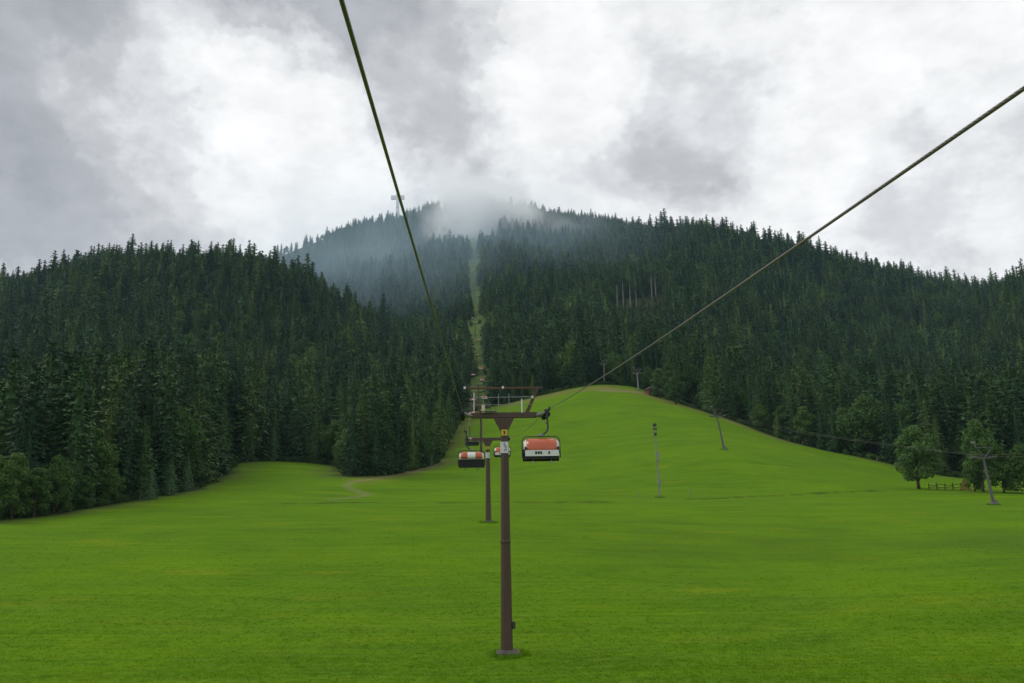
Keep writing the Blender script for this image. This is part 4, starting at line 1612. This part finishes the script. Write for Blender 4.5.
# ------------------------------------------------------------------ the wood
def scatter_wood():
    xs, ys = [], []
    # rings of growing spacing
    for d0, d1, sp in ((90, 330, 6.0), (330, 520, 7.0), (520, 800, 8.0), (800, 1480, 8.8)):
        gx = np.arange(-0.74 * d1 - 30, 0.74 * d1 + 30, sp)
        gy = np.arange(d0, d1, sp)
        X, Y = np.meshgrid(gx, gy)
        X = X + rng.uniform(-.42, .42, X.shape) * sp
        Y = Y + rng.uniform(-.42, .42, Y.shape) * sp
        X, Y = X.ravel(), Y.ravel()
        k = np.abs(X) < .74 * Y + 15
        xs.append(X[k])
        ys.append(Y[k])
    x, y = np.concatenate(xs), np.concatenate(ys)
    ins = in_poly(x, y, MEADOW_XY)
    dist = poly_dist(x, y, MEADOW_XY)
    ok = ~ins & (dist > 1.5)
    lane = (np.abs(x - lift_x(y)) < 8.0 + 2.5 * np.sin(y * .05) + 2.5 * np.sin(y * .13 + 2 * np.sin(x))) & (y > 200)
    ok &= ~lane | (lane & (y > 335) & (np.abs(x - lift_x(y)) > 3) & (rng.random(x.size) < .5))
    # bald patches near the top of the lane and on the left ridge
    top = P(476, 235, 1150)
    ok &= ~((np.hypot((x - top[0]) / 40, (y - top[1]) / 90) < 1))
    px, py = PIX(np.stack([x, y, height(x, y)], -1))
    bald = (px > 270) & (px < 325) & (y > 1150) & (rng.random(x.size) < .8)
    ok &= ~bald
    bald2 = (px > 440) & (px < 520) & (y > 1220) & (rng.random(x.size) < .7)
    ok &= ~bald2
    # low undergrowth along the meadow edge
    m = 60000
    ux, uy = rng.uniform(-260, 260, m), rng.uniform(95, 345, m)
    ud = poly_dist(ux, uy, MEADOW_XY)
    uk = ~in_poly(ux, uy, MEADOW_XY) & (ud < 5.5) & (np.abs(ux) < .74 * uy + 10)
    ux, uy, ud = ux[uk], uy[uk], ud[uk]
    n_big = x.size
    x, y, dist, ok = np.concatenate([x, ux]), np.concatenate([y, uy]), np.concatenate([dist, ud]), np.concatenate([ok, np.ones(ux.size, bool)])
    low = np.arange(x.size) >= n_big
    for (a, b, r) in SHEDS + PLACED:
        ok &= (np.hypot(x - a, y - b) > r + 1.2) | low
    x, y, dist, low = x[ok], y[ok], dist[ok], low[ok]
    z = height(x, y)
    # drop what lies behind the crest lines
    px, py = PIX(np.stack([x, y, z], -1))
    n = x.size
    hgt = rng.normal(22.0, 4.6, n).clip(10, 34)
    stand = np.sin(x * .021 + 1.0) * np.sin(y * .017 + .5) + .6 * np.sin(x * .05 + y * .03)
    hgt *= 1 + .14 * stand
    hgt *= np.where(rng.random(n) < .10, rng.uniform(.5, .8, n), 1)
    hgt *= np.where(rng.random(n) < .05, 1.18, 1)
    hgt *= np.clip(.74 + dist / 30.0, 0, 1)            # younger trees at the edge
    hgt = np.where(y > 1000, hgt * .82, hgt)
    in_lane = (np.abs(x - lift_x(y)) < 8.0 + 2.5 * np.sin(y * .05) + 2.5 * np.sin(y * .13 + 2 * np.sin(x))) & (y > 200)
    hgt = np.where(in_lane, rng.uniform(2.0, 9.0, n), hgt)
    hgt = np.where(low, rng.uniform(.7, 2.6, n), hgt)
    hgt = np.where((y > 780) & (y < 1010) & (px > 620) & ~low, hgt * 1.28, hgt)
    hgt = np.where((y > 540) & (y < 700) & (px < 330) & ~low, hgt * 1.15, hgt)
    # thinned stand of young trees in front of the bare-trunked spruces
    q1, q2 = PIX(np.stack([x, y, z + hgt], -1))
    front = (q1 > 609) & (q1 < 664) & (y < 690) & (y > 400) & (q2 < 312)
    hgt = np.where(front, np.maximum((py - 310 + rng.uniform(-4, 6, n)) / 800 * y, 7.5), hgt)
    kind = rng.integers(0, N_CON, n)
    u = rng.random(n)
    p_br = np.where(stand < -.35, .40, .07)
    p_br = np.where((y > 300) & (y < 520) & (px > 800), p_br + .10, p_br)
    p_la = np.where(stand > .9, .30, .05)
    kind = np.where(u < p_br, N_CON + N_LAR + rng.integers(0, N_BRO, n), kind)
    kind = np.where(in_lane, N_CON + N_LAR + rng.integers(0, N_BRO, n), kind)
    kind = np.where(~in_lane & (u >= p_br) & (u < p_br + p_la), N_CON, kind)
    kind = np.where(low, N_CON + N_LAR + rng.integers(0, N_BRO, n), kind)
    bro = kind >= N_CON + N_LAR
    hgt = np.where(bro, hgt * .66, hgt)
    ref = np.where(bro, BREF, REF)
    s = hgt / ref
    wid = s * np.where(bro, rng.uniform(.85, 1.15, n), rng.uniform(1.2, 1.75, n))
    wid = np.where(low, wid * rng.uniform(1.3, 2.2, n), wid)
    R0 = np.array([f[1] for f in FAR])[kind]
    # how much of each tree shows: sweep from the front, keep the silhouette per pixel column
    order = np.argsort(y)
    sky = np.full(1024, 683.0)
    show = np.zeros(n)
    tpx, tpy = PIX(np.stack([x, y, z + hgt], -1))
    for i in order:
        w = R0[i] * wid[i] / y[i] * 800
        a, b = int(max(0, tpx[i] - w)), int(min(1023, tpx[i] + w))
        if b < a or tpx[i] < -20 or tpx[i] > 1044: continue
        c = np.arange(a, b + 1)
        top = tpy[i] + (py[i] - tpy[i]) * np.abs(c - tpx[i]) / max(w, .7)
        vis = np.clip(np.minimum(sky[a:b + 1], py[i]) - top, 0, None)
        show[i] = vis.sum()
        sky[a:b + 1] = np.minimum(sky[a:b + 1], top)
    return dict(x=x, y=y, z=z, h=hgt, kind=kind, s=s, w=wid, bro=bro & ~low, show=show, px=tpx, base=py, top=tpy, dist=dist)


wd = scatter_wood()
con = ~wd['bro'] & (wd['kind'] < N_CON)
lar = wd['kind'] == N_CON
pick = np.zeros(wd['x'].size, bool)
for mask, num in ((con, 285), (lar, 60), (wd['bro'], 80)):
    idx = np.where(mask)[0]
    best = idx[np.argsort(-wd['show'][idx])][:num]
    pick[best[wd['show'][best] > 12]] = True


COLS = [(45, 'above the leafy tree at the left edge'), (95, 'above the broad dark leafy tree at left'), (140, 'left of the pale young spruce pair'),
        (190, 'above the pale young spruce pair'), (235, 'at the left corner of the meadow bay'), (285, 'over the left half of the meadow bay'),
        (340, 'over the right half of the meadow bay'), (385, 'over the tip of the trackside clump'), (430, 'over the middle of the trackside clump'),
        (470, 'just left of the forest lane'), (520, 'just right of the forest lane'), (575, 'between the lane and hilltop pylons'), (620, 'behind the pale hilltop pylon'),
        (665, 'behind the red hut'), (725, 'behind the slim hillside pylon'), (790, 'right of the feathery conifer'), (845, 'over the dark bush tree'),
        (890, 'over the largest bushy tree'), (945, 'over the lone meadow tree'), (9999, 'over the leaning pylon at right')]
ORD = ['leftmost', 'second from left', 'third from left', 'fourth from left', 'fifth from left', 'sixth from left', 'seventh from left', 'eighth from left', 'ninth from left', 'tenth from left', 'eleventh from left', 'twelfth from left', 'thirteenth from left', 'fourteenth from left', 'fifteenth from left', 'sixteenth from left']
who = {}
for i in np.where(pick)[0]:
    k = int(wd['kind'][i])
    what = ('dark', 'spruces') if k < N_CON else (('light green', 'larches') if k == N_CON else ('round leafy', 'trees'))
    size = 'tall' if wd['h'][i] > (27 if k <= N_CON else 18) else ('medium' if wd['h'][i] > (20 if k <= N_CON else 13) else 'short')
    yy = wd['y'][i]
    dep = 'forest-edge' if wd['dist'][i] < 14 and yy < 330 else ('lower-slope' if yy < 420 else ('mid-slope' if yy < 640 else 'high-slope'))
    col = next(c[1] for c in COLS if wd['px'][i] < c[0])
    who.setdefault((size, what, dep, col), []).append(i)
LABELS = {}
for (size, what, dep, col), mem in who.items():
    mem.sort(key=lambda i: wd['px'][i])
    many = '%s %s %s %s' % (size, what[0], dep, what[1])
    one = '%s %s %s %s' % (size, what[0], dep, {'spruces': 'spruce', 'larches': 'larch', 'trees': 'tree'}[what[1]])
    for j, i in enumerate(mem):
        if len(mem) == 1: lab = '%s %s' % (one, col)
        elif j == len(mem) - 1: lab = 'rightmost of the %s %s' % (many, col)
        else: lab = '%s of the %s %s' % (ORD[min(j, 15)], many, col)
        if len(lab.split()) > 16: lab = lab.replace(' the ', ' ')
        LABELS[i] = (lab, '%s %s' % (many, col))
for i in np.where(pick)[0]:
    k = int(wd['kind'][i])
    if k < N_CON:
        src, nm, what = SPRUCE[(i * 7 + k) % 6], 'spruce', 'dark spruce'
    elif k == N_CON:
        src, nm, what = LARCH[i % 2], 'larch', 'light green larch'
    else:
        src, nm, what = BROAD[i % 4], 'broadleaf_tree', 'round leafy tree'
    r = empty(nm, (wd['x'][i], wd['y'][i], wd['z'][i] - .1), float(rng.uniform(0, 6.28)), (wd['w'][i], wd['w'][i], wd['s'][i]))
    link('trunk', src[0], r)
    link('crown', src[1], r)
    tag(r, LABELS[i][0], 'tree', LABELS[i][1])

rest = np.where(~pick)[0]


def build_wood(idx):
    me = bpy.data.meshes.new('forest')
    me.vertices.add(len(idx))
    co = np.stack([wd['x'][idx], wd['y'][idx], wd['z'][idx] - .1], -1).astype(np.float32)
    me.vertices.foreach_set('co', co.ravel())
    a = me.attributes.new('pick', 'INT', 'POINT')
    a.data.foreach_set('value', wd['kind'][idx].astype(np.int32))
    a = me.attributes.new('turn', 'FLOAT_VECTOR', 'POINT')
    rz = rng.uniform(0, 6.28, len(idx))
    a.data.foreach_set('vector', np.stack([rng.normal(0, .012, len(idx)), rng.normal(0, .012, len(idx)), rz], -1).astype(np.float32).ravel())
    a = me.attributes.new('size', 'FLOAT_VECTOR', 'POINT')
    a.data.foreach_set('vector', np.stack([wd['w'][idx], wd['w'][idx], wd['s'][idx]], -1).astype(np.float32).ravel())
    o = link('forest', me)
    tag(o, 'dense dark conifer forest covering the far slopes up to the misty summit', 'forest', kind='stuff')
    o.modifiers.new('plant', 'NODES').node_group = instancer(wood_col, 'plant_wood')
    return o


def instancer(col, name):
    ng = bpy.data.node_groups.new(name, 'GeometryNodeTree')
    ng.interface.new_socket('Geometry', in_out='INPUT', socket_type='NodeSocketGeometry')
    ng.interface.new_socket('Geometry', in_out='OUTPUT', socket_type='NodeSocketGeometry')
    N, L = ng.nodes, ng.links
    gi, go = N.new('NodeGroupInput'), N.new('NodeGroupOutput')
    ip = N.new('GeometryNodeInstanceOnPoints')
    ci = N.new('GeometryNodeCollectionInfo')
    ci.inputs['Collection'].default_value = col
    ci.inputs['Separate Children'].default_value = True
    ci.inputs['Reset Children'].default_value = True
    def na(nm, ty):
        q = N.new('GeometryNodeInputNamedAttribute')
        q.data_type = ty
        q.inputs['Name'].default_value = nm
        return q.outputs['Attribute']
    L.new(gi.outputs[0], ip.inputs['Points'])
    L.new(ci.outputs[0], ip.inputs['Instance'])
    ip.inputs['Pick Instance'].default_value = True
    L.new(na('pick', 'INT'), ip.inputs['Instance Index'])
    e2r = N.new('FunctionNodeEulerToRotation')
    L.new(na('turn', 'FLOAT_VECTOR'), e2r.inputs[0])
    L.new(e2r.outputs[0], ip.inputs['Rotation'])
    L.new(na('size', 'FLOAT_VECTOR'), ip.inputs['Scale'])
    L.new(ip.outputs[0], go.inputs[0])
    return ng


build_wood(rest)
print('wood trees', len(rest), 'individual', int(pick.sum()))


# ------------------------------------------------------------------ grass blades over the near meadow
FEET = [(T1_BASE.x + .08, 52.0, 1.0), (float(lift_x(105.0)), 105.0, 1.0)] + [(o.location.x, o.location.y, .8) for o in bpy.data.objects if o.name.split('.')[0] in ('drag_lift_pylon', 'mast') and o.location.y < 200]


def grass():
    col = bpy.data.collections.new('grass_shapes')
    rs = random.Random(21)
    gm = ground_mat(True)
    for k in range(4):
        v, f = [], []
        for b in range(9):
            a = rs.uniform(0, 6.283)
            r = rs.uniform(0, .22)
            x, y = r * math.cos(a), r * math.sin(a)
            h = rs.uniform(.02, .055)
            w = rs.uniform(.02, .045)
            t = rs.uniform(0, 6.283)
            lx, ly = rs.uniform(-.1, .1), rs.uniform(-.1, .1)
            i = len(v)
            v += [(x - w * math.cos(t), y - w * math.sin(t), -.02), (x + w * math.cos(t), y + w * math.sin(t), -.02), (x + lx, y + ly, h)]
            f.append((i, i + 1, i + 2))
        col.objects.link(bpy.data.objects.new('tuft_%d' % k, mesh_from('tuft', v, f, gm)))
    N = 45000
    d = 40.0 + rng.exponential(26.0, N).clip(0, 190)
    x = rng.uniform(-.72, .72, N) * d
    ok = in_poly(x, d, MEADOW_XY) & (poly_dist(x, d, MEADOW_XY) > 3)
    x, d = x[ok], d[ok]
    ring = []
    for fx, fy, rr in FEET:
        for k in range(int(150 * rr)):
            a = rng.uniform(0, 6.283)
            q = rr * (.75 + .5 * rng.random() ** 2)
            ring.append((fx + q * math.cos(a), fy + q * math.sin(a)))
    nring = len(ring)
    ring = np.array(ring)
    x, d = np.concatenate([x, ring[:, 0]]), np.concatenate([d, ring[:, 1]])
    z = height(x, d)
    me = bpy.data.meshes.new('grass')
    me.vertices.add(x.size)
    me.vertices.foreach_set('co', np.stack([x, d, z], -1).astype(np.float32).ravel())
    a = me.attributes.new('pick', 'INT', 'POINT')
    a.data.foreach_set('value', rng.integers(0, 4, x.size).astype(np.int32))
    a = me.attributes.new('turn', 'FLOAT_VECTOR', 'POINT')
    a.data.foreach_set('vector', np.stack([x * 0, x * 0, rng.uniform(0, 6.28, x.size)], -1).astype(np.float32).ravel())
    a = me.attributes.new('size', 'FLOAT_VECTOR', 'POINT')
    patch = .85 + .22 * np.sin(x * .05 + 2 * np.sin(d * .35)) * np.sin(d * .6)
    sz = rng.uniform(.6, 1.3, x.size) * np.clip(patch, .45, 1.4)
    sz[-nring:] *= rng.uniform(2.5, 6.5, nring)
    a.data.foreach_set('vector', np.stack([rng.uniform(.9, 1.5, x.size), rng.uniform(.9, 1.5, x.size), sz], -1).astype(np.float32).ravel())
    o = link('grass', me)
    tag(o, 'short green grass blades over the near meadow', 'grass', kind='stuff')
    o.modifiers.new('sow', 'NODES').node_group = instancer(col, 'sow_grass')


grass()


# ------------------------------------------------------------------ mist on the summit and the haze in the air
def mist_mat(name, dens, seed, cen, rad, lo=0.36, hi=0.62, warp=1.0, col=(0.985, 0.99, 0.998)):
    m = bpy.data.materials.new(name)
    m.use_nodes = True
    m.node_tree.nodes.clear()
    n = NT(m.node_tree)
    out = n.add('ShaderNodeOutputMaterial')
    pv = n.add('ShaderNodeVolumePrincipled')
    tc = n.add('ShaderNodeNewGeometry').outputs['Position']
    q = n.vmath('SUBTRACT', tc, tuple(cen))
    q = n.vmath('DIVIDE', q, tuple(rad))
    nz = n.noise(n.scale(tc, (1, 1, 1), (seed, seed * 2, 0)), 0.016, 5, 0.62)
    wv = n.noise(n.scale(tc, (1, 1, 1), (seed * 3, 0, seed)), 0.011, 3, 0.5, color=True)
    q = n.vmath('MULTIPLY_ADD', n.vmath('SUBTRACT', wv, (.5, .5, .5)), (warp, warp, warp), q)
    ln = n.vmath('LENGTH', q)
    fall = n.map(ln, 0.25, 1.0, 1.0, 0.0, smooth=True)
    d = n.math('MULTIPLY', n.map(nz, lo, hi, 0.0, 1.0, smooth=True), fall)
    d = n.math('MULTIPLY', d, dens)
    n.put(pv.inputs['Density'], d)
    pv.inputs['Color'].default_value = tuple(col) + (1,)
    pv.inputs['Anisotropy'].default_value = 0.2
    n.l.new(pv.outputs[0], out.inputs['Volume'])
    try:
        m.cycles.volume_step_rate = 0.6
    except Exception:
        pass
    return m


def mist(px, py, D, rad, dens, seed, label, **kw):
    c = P(px, py, D)
    bm = bmesh.new()
    bmesh.ops.create_icosphere(bm, subdivisions=3, radius=1.0)
    for v in bm.verts:
        v.co = Vector((v.co.x * rad[0] * 1.2, v.co.y * rad[1] * 1.2, v.co.z * rad[2] * 1.2))
    me = bpy.data.meshes.new('mist')
    bm.to_mesh(me)
    bm.free()
    me.materials.append(mist_mat('mist', dens, seed, c, rad, **kw))
    o = link('mist', me)
    o.location = c
    tag(o, label, 'mist', kind='stuff')


mist(480, 226, 1170, (100, 150, 96), 0.060, 3.0, 'pale bank of mist drifting over the summit and the top of the lane')
mist(405, 262, 1130, (150, 120, 50), 0.0025, 8.0, 'thin wisps of mist left of the lane below the cross')
mist(555, 232, 1120, (120, 100, 55), 0.008, 14.0, 'thin wisps of mist right of the lane below the skyline')


mist(430, 325, 985, (430, 320, 230), 0.0030, 21.0, 'faint blue veil of moist air hanging before the high mountain forest', lo=0.1, hi=0.8, warp=0.5, col=(0.62, 0.83, 1.0))


def haze():
    zlo = float(min(v.co.z for v in ground.data.vertices)) - 1.0
    zhi = float(max(v.co.z for v in ground.data.vertices)) + 70.0
    mb = MB()
    me = bpy.data.meshes.new('haze')
    bm = bmesh.new()
    bmesh.ops.create_cube(bm, size=1.0)
    for v in bm.verts:
        v.co = Vector((v.co.x * 6200, v.co.y * 6200, zlo if v.co.z < 0 else zhi))
    bm.to_mesh(me)
    bm.free()
    m = bpy.data.materials.new('haze')
    m.use_nodes = True
    m.node_tree.nodes.clear()
    n = NT(m.node_tree)
    out = n.add('ShaderNodeOutputMaterial')
    pv = n.add('ShaderNodeVolumePrincipled')
    pv.inputs['Color'].default_value = (0.50, 0.76, 1.0, 1)
    pv.inputs['Density'].default_value = HAZE
    n.l.new(pv.outputs[0], out.inputs['Volume'])
    me.materials.append(m)
    tag(link('haze', me), 'thin moist haze in the mountain air', 'haze', kind='stuff')


HAZE = 0.00006
haze()
